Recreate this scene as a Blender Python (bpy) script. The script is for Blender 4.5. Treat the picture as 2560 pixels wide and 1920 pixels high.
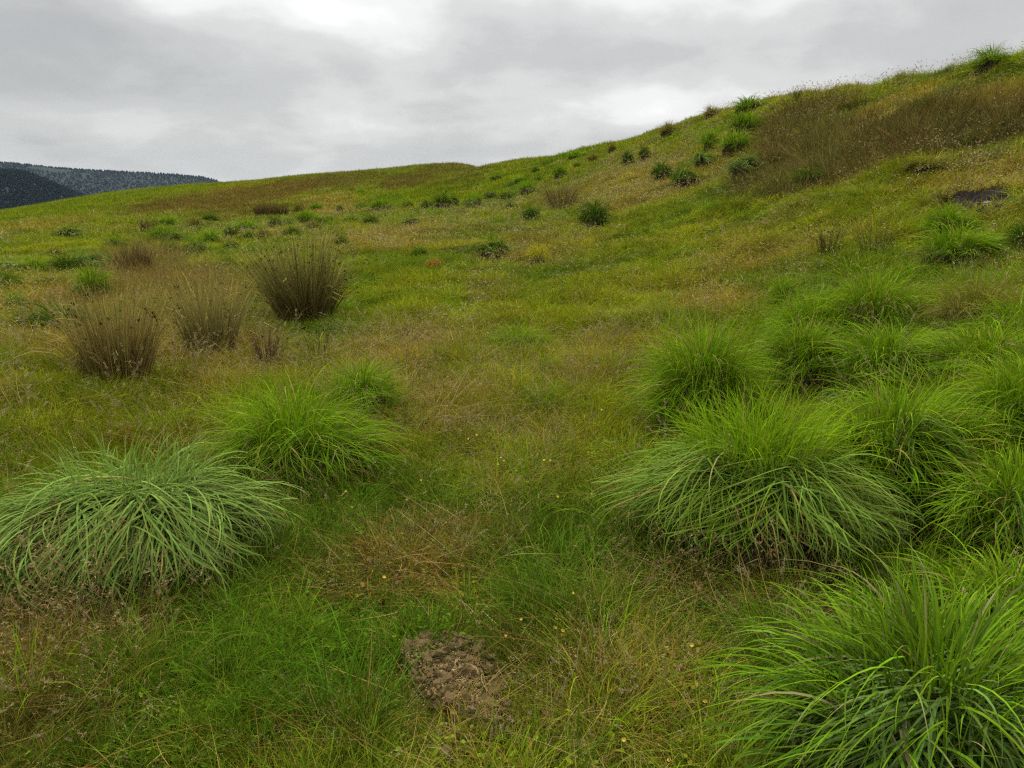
import bpy, math, random
import numpy as np

for _o in list(bpy.data.objects):
    bpy.data.objects.remove(_o, do_unlink=True)
sc = bpy.context.scene
COL = sc.collection
rng = np.random.default_rng(7)
random.seed(7)
R = math.radians

# ------------------------------------------------------------------ camera
CAM_Z = 1.6
PITCH = R(13.85)
FPX = 1922.0                      # focal length in pixels of the 2560 x 1920 photograph
cam_d = bpy.data.cameras.new('camera')
cam = bpy.data.objects.new('camera', cam_d)
COL.objects.link(cam)
cam.location = (0, 0, CAM_Z)
cam.rotation_euler = (R(90) - PITCH, 0, 0)
cam_d.sensor_fit = 'HORIZONTAL'
cam_d.sensor_width = 36.0
cam_d.lens = 36.0 * FPX / 2560.0
cam_d.clip_start = 0.02
cam_d.clip_end = 20000
sc.camera = cam

# ------------------------------------------------------------------ sky, sun, exposure
SUN_EL, SUN_AZ = R(52), R(-18)     # azimuth measured from +Y (forward), positive to the right
world = bpy.data.worlds.new('World')
sc.world = world
world.use_nodes = True
wn, wl = world.node_tree.nodes, world.node_tree.links
wn.clear()

def N(nodes, typ, **kw):
    n = nodes.new(typ)
    for k, v in kw.items():
        if k in n.inputs.keys():
            n.inputs[k].default_value = v
        else:
            setattr(n, k, v)
    return n

def pix_dir(px, py):
    dx, dy = (px - 1280) / FPX, (960 - py) / FPX
    d = np.array([dx, math.cos(PITCH) + dy * math.sin(PITCH), -math.sin(PITCH) + dy * math.cos(PITCH)])
    return d / np.linalg.norm(d)

def build_sky():
    out = N(wn, 'ShaderNodeOutputWorld')
    bg = N(wn, 'ShaderNodeBackground')
    bg.inputs['Strength'].default_value = 0.54
    sky = N(wn, 'ShaderNodeTexSky')
    sky.sky_type = 'NISHITA'
    sky.sun_disc = False
    sky.sun_elevation = SUN_EL
    sky.sun_rotation = SUN_AZ
    skym = N(wn, 'ShaderNodeVectorMath', operation='SCALE')
    skym.inputs['Scale'].default_value = 0.10
    wl.new(sky.outputs[0], skym.inputs[0])
    tc = N(wn, 'ShaderNodeTexCoord')
    sep = N(wn, 'ShaderNodeSeparateXYZ')
    wl.new(tc.outputs['Generated'], sep.inputs[0])
    def M(op, a, b=None, c=None, clamp=False):
        n = N(wn, 'ShaderNodeMath', operation=op)
        n.use_clamp = clamp
        for i, v in enumerate((a, b, c)):
            if v is None: continue
            if isinstance(v, (int, float)): n.inputs[i].default_value = v
            else: wl.new(v, n.inputs[i])
        return n.outputs[0]
    z = M('MAXIMUM', sep.outputs['Z'], 0.0)
    den = M('ADD', z, 0.30)
    cx = M('DIVIDE', sep.outputs['X'], den)
    cy = M('DIVIDE', sep.outputs['Y'], den)
    cmb = N(wn, 'ShaderNodeCombineXYZ')
    wl.new(cx, cmb.inputs[0]); wl.new(cy, cmb.inputs[1])
    def noise(scale, detail, rough, off, dist=0.0):
        mp = N(wn, 'ShaderNodeMapping')
        mp.inputs['Location'].default_value = off
        wl.new(cmb.outputs[0], mp.inputs[0])
        n = N(wn, 'ShaderNodeTexNoise')
        n.noise_dimensions = '2D'
        n.inputs['Scale'].default_value = scale
        n.inputs['Detail'].default_value = detail
        n.inputs['Roughness'].default_value = rough
        n.inputs['Distortion'].default_value = dist
        wl.new(mp.outputs[0], n.inputs['Vector'])
        return n.outputs['Fac']
    n1 = noise(0.9, 1.0, 0.5, (3.1, 7.7, 0))
    n2 = noise(2.1, 6.0, 0.54, (9.2, 1.3, 0), 0.1)
    v = M('MULTIPLY_ADD', n1, 0.60, M('MULTIPLY_ADD', n2, 0.50, 0.075))   # mean about .63
    a_ = N(wn, 'ShaderNodeMath', operation='ARCTAN2')
    wl.new(sep.outputs['X'], a_.inputs[0]); wl.new(sep.outputs['Y'], a_.inputs[1])
    # the breaks and the heavy patches of cloud that hang over the moor
    def blob(px, py, sx, sy, amp):
        d = pix_dir(px, py)
        az, el = math.atan2(d[0], d[1]), math.asin(d[2])
        u = M('MULTIPLY_ADD', a_.outputs[0], 1 / sx, -az / sx)
        w = M('MULTIPLY_ADD', sep.outputs['Z'], 1 / sy, -math.sin(el) / sy)
        q = M('MULTIPLY_ADD', u, u, M('MULTIPLY', w, w))
        return M('MULTIPLY', M('EXPONENT', M('MULTIPLY', q, -1.0)), amp)
    for b in SKY_BLOBS:
        v = M('ADD', v, blob(*b))
    ramp = N(wn, 'ShaderNodeValToRGB')
    cr = ramp.color_ramp
    cr.interpolation = 'EASE'
    cr.elements[0].position = 0.40; cr.elements[0].color = (0.40, 0.40, 0.395, 1)
    cr.elements[1].position = 1.0; cr.elements[1].color = (1.15, 1.15, 1.14, 1)
    for p, c in ((0.55, (0.495, 0.495, 0.485)), (0.66, (0.605, 0.60, 0.585)), (0.78, (0.78, 0.775, 0.755))):
        e = cr.elements.new(p); e.color = (*c, 1)
    wl.new(v, ramp.inputs[0])
    # an overcast dome brightens towards the zenith all the way round
    cie = M('MULTIPLY_ADD', M('MAXIMUM', M('SUBTRACT', z, 0.20), 0.0), 1.3, 1.0)
    cl = N(wn, 'ShaderNodeVectorMath', operation='SCALE')
    wl.new(ramp.outputs[0], cl.inputs[0]); wl.new(cie, cl.inputs['Scale'])
    mix = N(wn, 'ShaderNodeMix', data_type='VECTOR')
    mix.inputs['Factor'].default_value = 0.94
    wl.new(skym.outputs[0], mix.inputs[4]); wl.new(cl.outputs[0], mix.inputs[5])
    wl.new(mix.outputs[1], bg.inputs['Color'])
    wl.new(bg.outputs[0], out.inputs['Surface'])

SKY_BLOBS = [(420, -40, .10, .040, .24), (820, 30, .09, .026, .15), (1620, 270, .12, .028, .24), (1400, 200, .13, .03, .08),
             (2150, 60, .40, .11, -.05), (250, 200, .22, .035, -.10), (60, 60, .16, .04, -.08), (350, 410, .3, .02, .06), (1265, 345, .04, .012, .10), (150, 315, .25, .02, .08), (600, 400, .3, .02, -.04)]
build_sky()

sun_d = bpy.data.lights.new('sun', 'SUN')
sun_d.energy = 1.5
sun_d.angle = R(10)
sun_d.color = (1.0, 0.96, 0.90)
sun = bpy.data.objects.new('sun', sun_d)
COL.objects.link(sun)
from mathutils import Vector, Matrix
_sd = Vector((math.cos(SUN_EL) * math.sin(SUN_AZ), math.cos(SUN_EL) * math.cos(SUN_AZ), math.sin(SUN_EL)))
sun.rotation_euler = (-_sd).to_track_quat('-Z', 'Y').to_euler()

vs = sc.view_settings
vs.view_transform = 'Standard'
vs.look = 'None'
vs.exposure = 1.15
vs.gamma = 1.0
vs.use_curve_mapping = False
cy = sc.cycles
cy.max_bounces = 2
cy.diffuse_bounces = 0
cy.glossy_bounces = 2
cy.transmission_bounces = 3
cy.volume_bounces = 0
cy.transparent_max_bounces = 6
cy.use_denoising = False
cy.filter_width = 1.3
cy.use_adaptive_sampling = False
cy.adaptive_threshold = 0.015
cy.adaptive_min_samples = 12
world.cycles.sampling_method = 'MANUAL'
world.cycles.sample_map_resolution = 512
cy.caustics_reflective = False
cy.caustics_refractive = False

# ------------------------------------------------------------------ numpy noise
_lat = np.random.default_rng(11).random((8, 256, 256))
def vnoise(x, y, s, k=0):
    x = np.asarray(x, float) / s + 37.3 * k; y = np.asarray(y, float) / s + 11.7 * k
    xi, yi = np.floor(x).astype(int), np.floor(y).astype(int)
    fx, fy = x - xi, y - yi
    fx = fx * fx * (3 - 2 * fx); fy = fy * fy * (3 - 2 * fy)
    L = _lat[k % 8]
    a = L[xi & 255, yi & 255]; b = L[(xi + 1) & 255, yi & 255]
    c = L[xi & 255, (yi + 1) & 255]; d = L[(xi + 1) & 255, (yi + 1) & 255]
    return (a * (1 - fx) + b * fx) * (1 - fy) + (c * (1 - fx) + d * fx) * fy
def fbm(x, y, s, k=0, o=4):
    v, a, t = 0, 1.0, 0
    for i in range(o):
        v = v + a * vnoise(x, y, s / 2 ** i, k + i); t += a; a *= 0.55
    return v / t
def sstep(a, b, x):
    t = np.clip((x - a) / (b - a), 0, 1)
    return t * t * (3 - 2 * t)

# ------------------------------------------------------------------ the lie of the land
# (column, [(distance m, image row)], ridge distance, ridge row)
LAND = [
    (-600, [(7, 945), (10, 830), (15, 735), (30, 640), (60, 590), (110, 565)], 200, 562),
    (0, [(7, 930), (10, 808), (15, 712), (20, 664), (30, 617), (50, 580), (90, 552), (150, 536)], 220, 530),
    (280, [(7, 928), (10, 805), (15, 706), (20, 652), (30, 600), (50, 556), (90, 518), (150, 492)], 220, 483),
    (560, [(7, 926), (10, 803), (15, 700), (20, 643), (30, 588), (50, 538), (90, 496), (150, 470)], 200, 460),
    (760, [(7, 925), (10, 797), (15, 690), (20, 628), (30, 570), (50, 520), (90, 470)], 160, 440),
    (980, [(7, 922), (10, 790), (15, 680), (20, 614), (30, 548), (50, 494), (90, 450)], 135, 428),
    (1100, [(7, 920), (10, 787), (15, 670), (20, 602), (30, 535), (50, 476), (90, 434)], 120, 416),
    (1200, [(7, 917), (10, 784), (15, 664), (20, 594), (30, 527), (50, 465), (80, 430)], 105, 419),
    (1290, [(7, 915), (10, 780), (15, 655), (20, 584), (30, 512), (45, 450)], 66, 404),
    (1500, [(7, 912), (10, 768), (15, 630), (20, 550), (30, 455), (40, 400)], 50, 365),
    (1650, [(7, 905), (10, 755), (15, 605), (20, 512), (30, 400)], 42, 322),
    (1780, [(5, 1080), (7, 895), (10, 740), (15, 580), (20, 480), (28, 362)], 37, 282),
    (1930, [(5, 1075), (7, 885), (10, 722), (15, 545), (20, 430), (25, 340)], 34, 248),
    (2080, [(5, 1065), (7, 872), (10, 700), (15, 505), (20, 375), (25, 285)], 31, 230),
    (2250, [(5, 1050), (7, 855), (10, 670), (15, 450), (20, 312)], 28, 206),
    (2430, [(5, 1035), (7, 835), (10, 640), (13, 510), (16, 395), (20, 265)], 26, 172),
    (2560, [(5, 1025), (7, 818), (10, 615), (13, 480), (16, 365), (20, 235)], 25, 138),
    (3100, [(5, 1000), (7, 780), (10, 540), (13, 380), (16, 260), (20, 120)], 24, -40),
]
pts = []
def ctrl(px, py, r):
    d = pix_dir(px, py)
    h = math.hypot(d[0], d[1])
    return math.atan2(d[0], d[1]), math.log(r), CAM_Z / r + d[2] / h
for px, rows, rr, ry in LAND:
    for r, y in rows:
        pts.append(ctrl(px, y, r))
    a, l, s = ctrl(px, ry, rr)
    pts.append((a, l, s))
    zr = s * rr
    for k, dz in ((1.22, -.02), (1.6, -.06), (2.6, -.10), (6, -.14)):
        r2 = rr * k
        pts.append((a, math.log(r2), (zr + dz * (r2 - rr)) / r2))
    pts.append((a, math.log(4000), -0.05))
    pts.append((a, math.log(12000), -0.02))
for a in np.linspace(-.85, .85, 9):
    for r in (0.6, 1.2, 2.2, 3.4):
        pts.append((a, math.log(r), 0.012 * max(a, 0) * r / 3))
pts = np.array(pts)
AZK = 2.6
def _phi(d2):
    return np.where(d2 > 1e-12, 0.5 * d2 * np.log(np.maximum(d2, 1e-12)), 0)
_P = np.c_[pts[:, 0] * AZK, pts[:, 1]]
_n = len(_P)
_A = _phi(((_P[:, None] - _P[None]) ** 2).sum(-1)) + np.eye(_n) * 0.004
_Q = np.c_[np.ones(_n), _P]
_K = np.block([[_A, _Q], [_Q.T, np.zeros((3, 3))]])
_W = np.linalg.solve(_K, np.r_[pts[:, 2], np.zeros(3)])
def _rbf(az, lr):
    X = np.c_[az.ravel() * AZK, lr.ravel()]
    o = np.empty(len(X))
    for i in range(0, len(X), 20000):
        x = X[i:i + 20000]
        d2 = ((x[:, None] - _P[None]) ** 2).sum(-1)
        o[i:i + 20000] = _phi(d2) @ _W[:_n] + _W[_n] + x @ _W[_n + 1:]
    return o.reshape(az.shape)
GA = np.linspace(-R(62), R(62), 249)
GL = np.linspace(math.log(0.5), math.log(12000), 300)
GS = _rbf(*np.meshgrid(GA, GL, indexing='ij'))
def base_slope(az, lr):
    lim = GA[-1]
    def look(a, l):
        u = np.clip((a - GA[0]) / (GA[1] - GA[0]), 0, len(GA) - 1.001)
        v = np.clip((l - GL[0]) / (GL[1] - GL[0]), 0, len(GL) - 1.001)
        i, j = u.astype(int), v.astype(int)
        fu, fv = u - i, v - j
        return (GS[i, j] * (1 - fu) + GS[i + 1, j] * fu) * (1 - fv) + (GS[i, j + 1] * (1 - fu) + GS[i + 1, j + 1] * fu) * fv
    s = look(np.clip(az, -lim, lim), lr)
    w = sstep(lim, math.pi, np.abs(az))
    m = 0.5 * (look(np.full_like(az, lim), lr) + look(np.full_like(az, -lim), lr))
    return s * (1 - w) + m * w
def height(x, y):
    x = np.asarray(x, float); y = np.asarray(y, float)
    r = np.maximum(np.hypot(x, y), 0.3)
    az = np.arctan2(x, y)
    z = base_slope(az, np.log(r)) * r * sstep(0.0, 1.0, r)
    near = sstep(0.8, 2.0, r)
    z = z + near * 0.05 * (fbm(x, y, 1.1, 0, 3) - .5) + near * 0.03 * (vnoise(x, y, .35, 2) - .5)
    hill = sstep(10, 16, r) * (1 - sstep(45, 70, r)) * sstep(.12, .35, az)
    z = z + hill * (0.40 * (fbm(x, y, 2.4, 3, 3) - .5) + .5 * (np.abs(fbm(x, y, 1.3, 6, 2) - .5) - .1))
    mid = sstep(5, 9, r) * (1 - sstep(40, 70, r))
    z = z + mid * (.16 * (fbm(x, y, 1.0, 5, 3) - .5) - .12 * np.maximum(0, fbm(x, y, .8, 7, 2) - .62))
    # sheep terracettes and hags farther off
    far = sstep(25, 60, r) * (1 - sstep(400, 900, r))
    z = z + far * 0.9 * (np.abs(fbm(x + 3 * vnoise(x, y, 9, 1), y, 7.0, 4, 4) - .5) - .12)
    for hx, hy, rad, dep in HOLLOWS:
        z = z - dep * (1 - sstep(.3, 1.0, np.hypot(x - hx, y - hy) / rad))
    return z
HOLLOWS = []
_RR = np.exp(np.linspace(math.log(1.0), math.log(420), 2600))
def hit(px, py):
    """where the line of sight through a picture point meets the ground"""
    d = pix_dir(px, py); h = math.hypot(d[0], d[1])
    ux, uy, t = d[0] / h, d[1] / h, d[2] / h
    z = height(ux * _RR, uy * _RR)
    above = z - (CAM_Z + t * _RR)
    k = np.argmax(above > 0) if (above > 0).any() else int(np.argmax((z - CAM_Z) / _RR))
    r = _RR[k]
    return Vector((ux * r, uy * r, float(z[k])))
def dist(p):
    return math.sqrt(p.x ** 2 + p.y ** 2 + (p.z - CAM_Z) ** 2)

# ------------------------------------------------------------------ what grows where: soft patches on the ground
def patch_set(rows):
    o = []
    for px, py, rx, ry, val in rows:
        c = hit(px, py)
        r = math.hypot(c.x, c.y); az = math.atan2(c.x, c.y)
        n_, f_ = hit(px, py + ry), hit(px, py - ry)
        dl = max(0.5 * abs(math.log(math.hypot(f_.x, f_.y) / math.hypot(n_.x, n_.y))), 0.04)
        o.append((az, math.log(r), rx / FPX, dl, val))
    return o
def patches(ps, x, y, wob=0.35):
    r = np.maximum(np.hypot(x, y), .3); az = np.arctan2(x, y); lr = np.log(r)
    v = np.zeros_like(r)
    wa = (fbm(x, y, 1.0, 5, 3) - .5) * wob * 2; wb = (fbm(x, y, 1.3, 6, 3) - .5) * wob * 2
    fa = (fbm(x, y, 14.0, 5, 3) - .5) * wob * 2
    for a, l, sa, sl, val in ps:
        q = np.hypot((az - a) / sa + wa + fa, (lr - l) / sl + wb)
        v = v + val * (1 - sstep(0.55, 1.15, q))
    return v
DRY = patch_set([
    (330, 870, 330, 60, .9), (120, 760, 160, 60, .8), (430, 740, 220, 60, .8), (100, 1010, 160, 40, .25), (560, 920, 160, 90, .5),
    (1150, 730, 200, 40, .35), (1000, 600, 260, 40, .75), (1300, 690, 250, 50, .35), (1750, 700, 280, 70, .3), (1800, 770, 130, 40, .9),
    (1560, 870, 130, 60, .8), (1480, 950, 130, 50, .45), (1050, 880, 160, 50, .5), (1150, 1010, 230, 110, .45), (1350, 1180, 170, 120, .5),
    (1330, 620, 250, 30, .6), (1700, 480, 260, 50, .45), (1550, 460, 170, 60, .6), (1950, 600, 260, 80, .3), (2200, 480, 240, 50, .4),
    (950, 1440, 150, 60, 1.0), (1150, 1380, 140, 60, .7), (1500, 1640, 190, 80, .9), (1620, 1760, 150, 80, .7), (1250, 1500, 120, 50, .4),
    (200, 1560, 280, 90, .8), (130, 1720, 170, 110, .6), (1950, 1480, 220, 70, .6), (830, 1190, 90, 50, .6), (480, 1120, 180, 60, .4),
    (830, 520, 80, 30, .8), (2480, 460, 100, 60, .7), (100, 560, 140, 20, .5), (1250, 1860, 260, 50, .5), (700, 1880, 240, 60, .4),
    (560, 500, 260, 36, .6),
])
LUSH = patch_set([
    (900, 680, 260, 60, .9), (1000, 740, 250, 60, .7), (330, 1000, 260, 60, .9), (200, 1080, 200, 50, .5), (750, 840, 110, 50, .8),
    (1500, 680, 300, 40, .5), (1120, 600, 120, 30, .5), (1500, 575, 120, 30, .4), (200, 620, 260, 40, .7), (150, 520, 300, 35, .8),
    (1380, 1580, 150, 110, .9), (1350, 1480, 120, 60, .5), (1010, 1670, 160, 100, .6), (800, 1700, 300, 140, .7), (600, 1600, 250, 90, .5),
    (1000, 1290, 130, 80, .5), (1950, 490, 300, 60, .5), (2150, 520, 130, 50, .5), (1100, 490, 170, 40, .8), (1250, 470, 120, 50, .5),
    (1380, 1400, 140, 50, .5), (1650, 560, 200, 40, .4), (2250, 600, 200, 70, .3), (1350, 850, 120, 40, .3),
])
BROWN = patch_set([      # dwarf shrubs and bog rush far off
    (560, 503, 230, 26, 1.0), (790, 462, 200, 22, .9), (1020, 455, 75, 22, 1.1), (1130, 425, 90, 14, .8), (1150, 440, 100, 14, .5), (640, 530, 170, 16, .7),
    (1870, 470, 60, 24, .6), (2000, 440, 110, 30, .5), (430, 520, 150, 14, .6),
])
RUSH = patch_set([       # the tall brown rush bed on the bank
    (2060, 375, 165, 75, 1.0), (2250, 365, 190, 55, 1.0), (2450, 320, 150, 60, 1.0), (2010, 305, 130, 30, .8), (2360, 300, 110, 40, .8),
    (2180, 415, 150, 35, .6), (1940, 400, 70, 50, .7), (2480, 250, 60, 25, .6), (1990, 450, 120, 30, .4),
])
MOSS = patch_set([(2230, 262, 100, 22, 1.0), (2300, 235, 80, 20, .9), (2190, 290, 60, 14, 1.0), (2500, 240, 90, 16, .8), (2400, 455, 150, 14, .6), (2520, 430, 80, 20, .8)])
LONG = patch_set([       # long soft grass between the big tussocks
    (2300, 800, 330, 130, 1.0), (2120, 960, 330, 150, .9), (2450, 1050, 200, 250, 1.0), (1900, 1000, 220, 120, .8), (2200, 1300, 250, 120, .8),
    (750, 1060, 200, 80, .8), (2450, 1500, 250, 120, .9), (1980, 800, 120, 60, .9),
])
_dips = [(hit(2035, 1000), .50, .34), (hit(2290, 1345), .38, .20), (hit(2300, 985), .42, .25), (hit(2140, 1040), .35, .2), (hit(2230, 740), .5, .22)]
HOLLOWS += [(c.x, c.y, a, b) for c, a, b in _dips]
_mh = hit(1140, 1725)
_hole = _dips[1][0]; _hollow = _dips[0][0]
_scar = hit(2432, 512)

def field(x, y):
    d = 0.62 * fbm(x, y, 3.2, 1, 4) + 0.38 * fbm(x, y, .6, 2, 3) - .12 + patches(DRY, x, y) * .62 - patches(LUSH, x, y) * .55 + .35 * (fbm(x, y, 1.1, 4, 4) - .5)
    return np.clip(d, 0, 1.15)

# ------------------------------------------------------------------ materials
def new_mat(name):
    m = bpy.data.materials.new(name)
    m.use_nodes = True
    m.node_tree.nodes.clear()
    return m, m.node_tree.nodes, m.node_tree.links

def leaf_mat(name, source, trans=.30, rough=.5, spec=.3, sat_t=(1.15, 1.2, .6)):
    """blades: source 'inst' takes the tint of each planted tuft, 'vert' the colour of each blade"""
    m, n, l = new_mat(name)
    out = N(n, 'ShaderNodeOutputMaterial')
    a = N(n, 'ShaderNodeAttribute'); a.attribute_name = 'col'
    if source == 'inst':
        t = N(n, 'ShaderNodeAttribute'); t.attribute_type = 'INSTANCER'; t.attribute_name = 'tint'
        mul = N(n, 'ShaderNodeVectorMath', operation='MULTIPLY')
        l.new(a.outputs['Color'], mul.inputs[0]); l.new(t.outputs['Vector'], mul.inputs[1])
        colr = mul.outputs[0]
    else:
        oi = N(n, 'ShaderNodeObjectInfo')
        mul = N(n, 'ShaderNodeVectorMath', operation='MULTIPLY')
        l.new(a.outputs['Color'], mul.inputs[0]); l.new(oi.outputs['Color'], mul.inputs[1])
        colr = mul.outputs[0]
    if spec > .2:
        p = N(n, 'ShaderNodeBsdfPrincipled')
        p.inputs['Roughness'].default_value = rough
        p.inputs['Specular IOR Level'].default_value = spec
        l.new(colr, p.inputs['Base Color'])
    else:
        p = N(n, 'ShaderNodeBsdfDiffuse')
        l.new(colr, p.inputs['Color'])
    tr = N(n, 'ShaderNodeBsdfTranslucent')
    ts = N(n, 'ShaderNodeVectorMath', operation='MULTIPLY')
    ts.inputs[1].default_value = sat_t
    l.new(colr, ts.inputs[0]); l.new(ts.outputs[0], tr.inputs['Color'])
    mx = N(n, 'ShaderNodeMixShader'); mx.inputs[0].default_value = trans
    l.new(p.outputs[0], mx.inputs[1]); l.new(tr.outputs[0], mx.inputs[2])
    l.new(mx.outputs[0], out.inputs['Surface'])
    return m

MAT_INST = leaf_mat('grass_blades', 'inst', trans=.24, spec=.12, rough=.6)
MAT_LEAF = leaf_mat('tussock_leaves', 'vert', trans=.24, rough=.5, spec=.1)
MAT_LEAF_FAR = leaf_mat('far_tussock_leaves', 'vert', trans=.25, spec=.1)
MAT_STEM = leaf_mat('rush_stems', 'vert', trans=.05, rough=.5, spec=.1, sat_t=(1, 1, 1))

def rough_mat(name, c1, c2, scale, bump=.6, rough=.95, bscale=None, attr=None):
    m, n, l = new_mat(name)
    out = N(n, 'ShaderNodeOutputMaterial')
    p = N(n, 'ShaderNodeBsdfPrincipled')
    p.inputs['Roughness'].default_value = rough
    p.inputs['Specular IOR Level'].default_value = .06
    tc = N(n, 'ShaderNodeTexCoord')
    nz = N(n, 'ShaderNodeTexNoise')
    nz.inputs['Scale'].default_value = scale; nz.inputs['Detail'].default_value = 8; nz.inputs['Roughness'].default_value = .65
    l.new(tc.outputs['Object'], nz.inputs['Vector'])
    mx = N(n, 'ShaderNodeMix', data_type='RGBA')
    mx.inputs[6].default_value = (*c1, 1); mx.inputs[7].default_value = (*c2, 1)
    mr = N(n, 'ShaderNodeMapRange'); mr.inputs[1].default_value = .32; mr.inputs[2].default_value = .68
    l.new(nz.outputs['Fac'], mr.inputs[0]); l.new(mr.outputs[0], mx.inputs[0])
    res = mx.outputs[2]
    if attr:
        a = N(n, 'ShaderNodeAttribute'); a.attribute_name = attr
        ml = N(n, 'ShaderNodeVectorMath', operation='MULTIPLY')
        l.new(res, ml.inputs[0]); l.new(a.outputs['Color'], ml.inputs[1]); res = ml.outputs[0]
    l.new(res, p.inputs['Base Color'])
    nb = N(n, 'ShaderNodeTexNoise')
    nb.inputs['Scale'].default_value = bscale or scale * 3; nb.inputs['Detail'].default_value = 6
    l.new(tc.outputs['Object'], nb.inputs['Vector'])
    b = N(n, 'ShaderNodeBump'); b.inputs['Strength'].default_value = bump; b.inputs['Distance'].default_value = .02
    l.new(nb.outputs['Fac'], b.inputs['Height']); l.new(b.outputs[0], p.inputs['Normal'])
    l.new(p.outputs[0], out.inputs['Surface'])
    return m

MAT_GROUND = rough_mat('turf_ground', (.62, .62, .62), (1.3, 1.3, 1.3), 9.0, bump=.9, bscale=30, attr='col')
MAT_SOIL = rough_mat('molehill_soil', (.34, .22, .085), (.66, .47, .22), 34.0, bump=1.0, bscale=140)
MAT_PEAT = rough_mat('wet_peat', (.010, .009, .008), (.035, .026, .020), 14.0, bump=1.0, bscale=40)
MAT_STONE = rough_mat('pale_stone', (.17, .17, .165), (.42, .42, .40), 16.0, bump=.8, bscale=40)
MAT_DSTONE = rough_mat('dark_stone', (.05, .05, .05), (.14, .135, .125), 14.0, bump=.8, bscale=40)

def plain_mat(name, c, rough=.5):
    m, n, l = new_mat(name)
    out = N(n, 'ShaderNodeOutputMaterial'); p = N(n, 'ShaderNodeBsdfPrincipled')
    p.inputs['Base Color'].default_value = (*c, 1); p.inputs['Roughness'].default_value = rough
    l.new(p.outputs[0], out.inputs['Surface'])
    return m
MAT_PETAL = plain_mat('yellow_petal', (.75, .50, .012))

# ------------------------------------------------------------------ mesh helpers
def mesh_from(name, V, F, colr=None, mat=None, smooth=True):
    """V (n,3); F (m,k) quads or triangles"""
    V = np.asarray(V, np.float32); F = np.asarray(F, np.int32)
    me = bpy.data.meshes.new(name)
    m, k = F.shape
    me.vertices.add(len(V)); me.vertices.foreach_set('co', V.ravel())
    me.loops.add(m * k); me.loops.foreach_set('vertex_index', F.ravel())
    me.polygons.add(m)
    me.polygons.foreach_set('loop_start', np.arange(0, m * k, k, dtype=np.int32))
    me.polygons.foreach_set('loop_total', np.full(m, k, np.int32))
    if smooth:
        me.polygons.foreach_set('use_smooth', np.ones(m, bool))
    if colr is not None:
        a = me.attributes.new('col', 'FLOAT_COLOR', 'POINT')
        c = np.ones((len(V), 4), np.float32); c[:, :3] = colr
        a.data.foreach_set('color', c.ravel())
    me.update(calc_edges=True)
    if mat: me.materials.append(mat)
    return me

def link(name, me, parent=None, loc=None):
    o = bpy.data.objects.new(name, me)
    COL.objects.link(o)
    if parent: o.parent = parent
    if loc is not None: o.location = loc
    return o
def tag(o, label=None, cat=None, group=None, kind=None):
    if label: o['label'] = label
    if cat: o['category'] = cat
    if group: o['group'] = group
    if kind: o['kind'] = kind
    return o

def U(a, b, n): return rng.uniform(a, b, n)

def ribbons(root, az, th0, bend, L, w, nseg=4, p=1.4, curl=0.0, tw0=0.0, twr=0.0, col=None, tipcol=None, prof=None, floor=None):
    """bent tapering blades; returns (V, F, C)"""
    n = len(az); S = nseg + 1
    t = np.linspace(0, 1, S)[None]
    th = th0[:, None] + bend[:, None] * t ** p
    a = az[:, None] + (curl[:, None] if np.ndim(curl) else curl) * t
    d = np.stack([np.sin(th) * np.cos(a), np.sin(th) * np.sin(a), np.cos(th)], -1)
    dm = 0.5 * (d[:, 1:] + d[:, :-1]) * (L / nseg)[:, None, None]
    P = np.concatenate([np.zeros((n, 1, 3)), np.cumsum(dm, 1)], 1) + root[:, None]
    if floor is not None:
        f = floor(P[..., 0], P[..., 1]) + 0.006 + 0.03 * rng.random((n, 1))
        P[..., 2] = np.where(t > 0.02, np.maximum(P[..., 2], f), P[..., 2])
    side = np.stack([-np.sin(a), np.cos(a), np.zeros_like(a)], -1)
    nor = np.cross(d, side)
    tw = (tw0[:, None] if np.ndim(tw0) else tw0) + (twr[:, None] if np.ndim(twr) else twr) * t
    sv = side * np.cos(tw)[..., None] + nor * np.sin(tw)[..., None]
    if prof is None:
        pr = (0.55 + 0.45 * np.sin(np.pi * np.clip(t * 1.1 + .1, 0, 1))) * (1 - t) ** .55 + .04
    else:
        pr = prof(t)
    hw = (w[:, None] * 0.5 * pr)[..., None]
    V = np.stack([P - sv * hw, P + sv * hw], 2).reshape(-1, 3)
    base = (np.arange(n) * S * 2)[:, None] + (np.arange(nseg) * 2)[None]
    F = np.stack([base, base + 1, base + 3, base + 2], -1).reshape(-1, 4)
    C = None
    if col is not None:
        c0 = np.repeat(col[:, None], S, 1)
        if tipcol is not None:
            k = (t ** 2.2)[..., None]
            c0 = c0 * (1 - k) + tipcol[:, None] * k
        C = np.repeat(c0, 2, 1).reshape(-1, 3)
    return V, F, C
def join(parts):
    V, F, C, o = [], [], [], 0
    for v, f, c in parts:
        V.append(v); F.append(f + o); C.append(c); o += len(v)
    return np.concatenate(V), np.concatenate(F), np.concatenate(C)
def disc(n, r, z=0.0):
    a = U(0, 2 * np.pi, n); q = np.sqrt(U(0, 1, n)) * r
    return np.c_[q * np.cos(a), q * np.sin(a), np.full(n, z)]
def grey(n, lo, hi):
    v = U(lo, hi, n)[:, None]
    return np.repeat(v, 3, 1)
def vary(base, n, dv=.25, dh=.12):
    c = np.array(base)[None] * (1 + U(-dv, dv, n))[:, None]
    return np.clip(c * (1 + rng.uniform(-dh, dh, (n, 3))), 0, 1)

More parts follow.
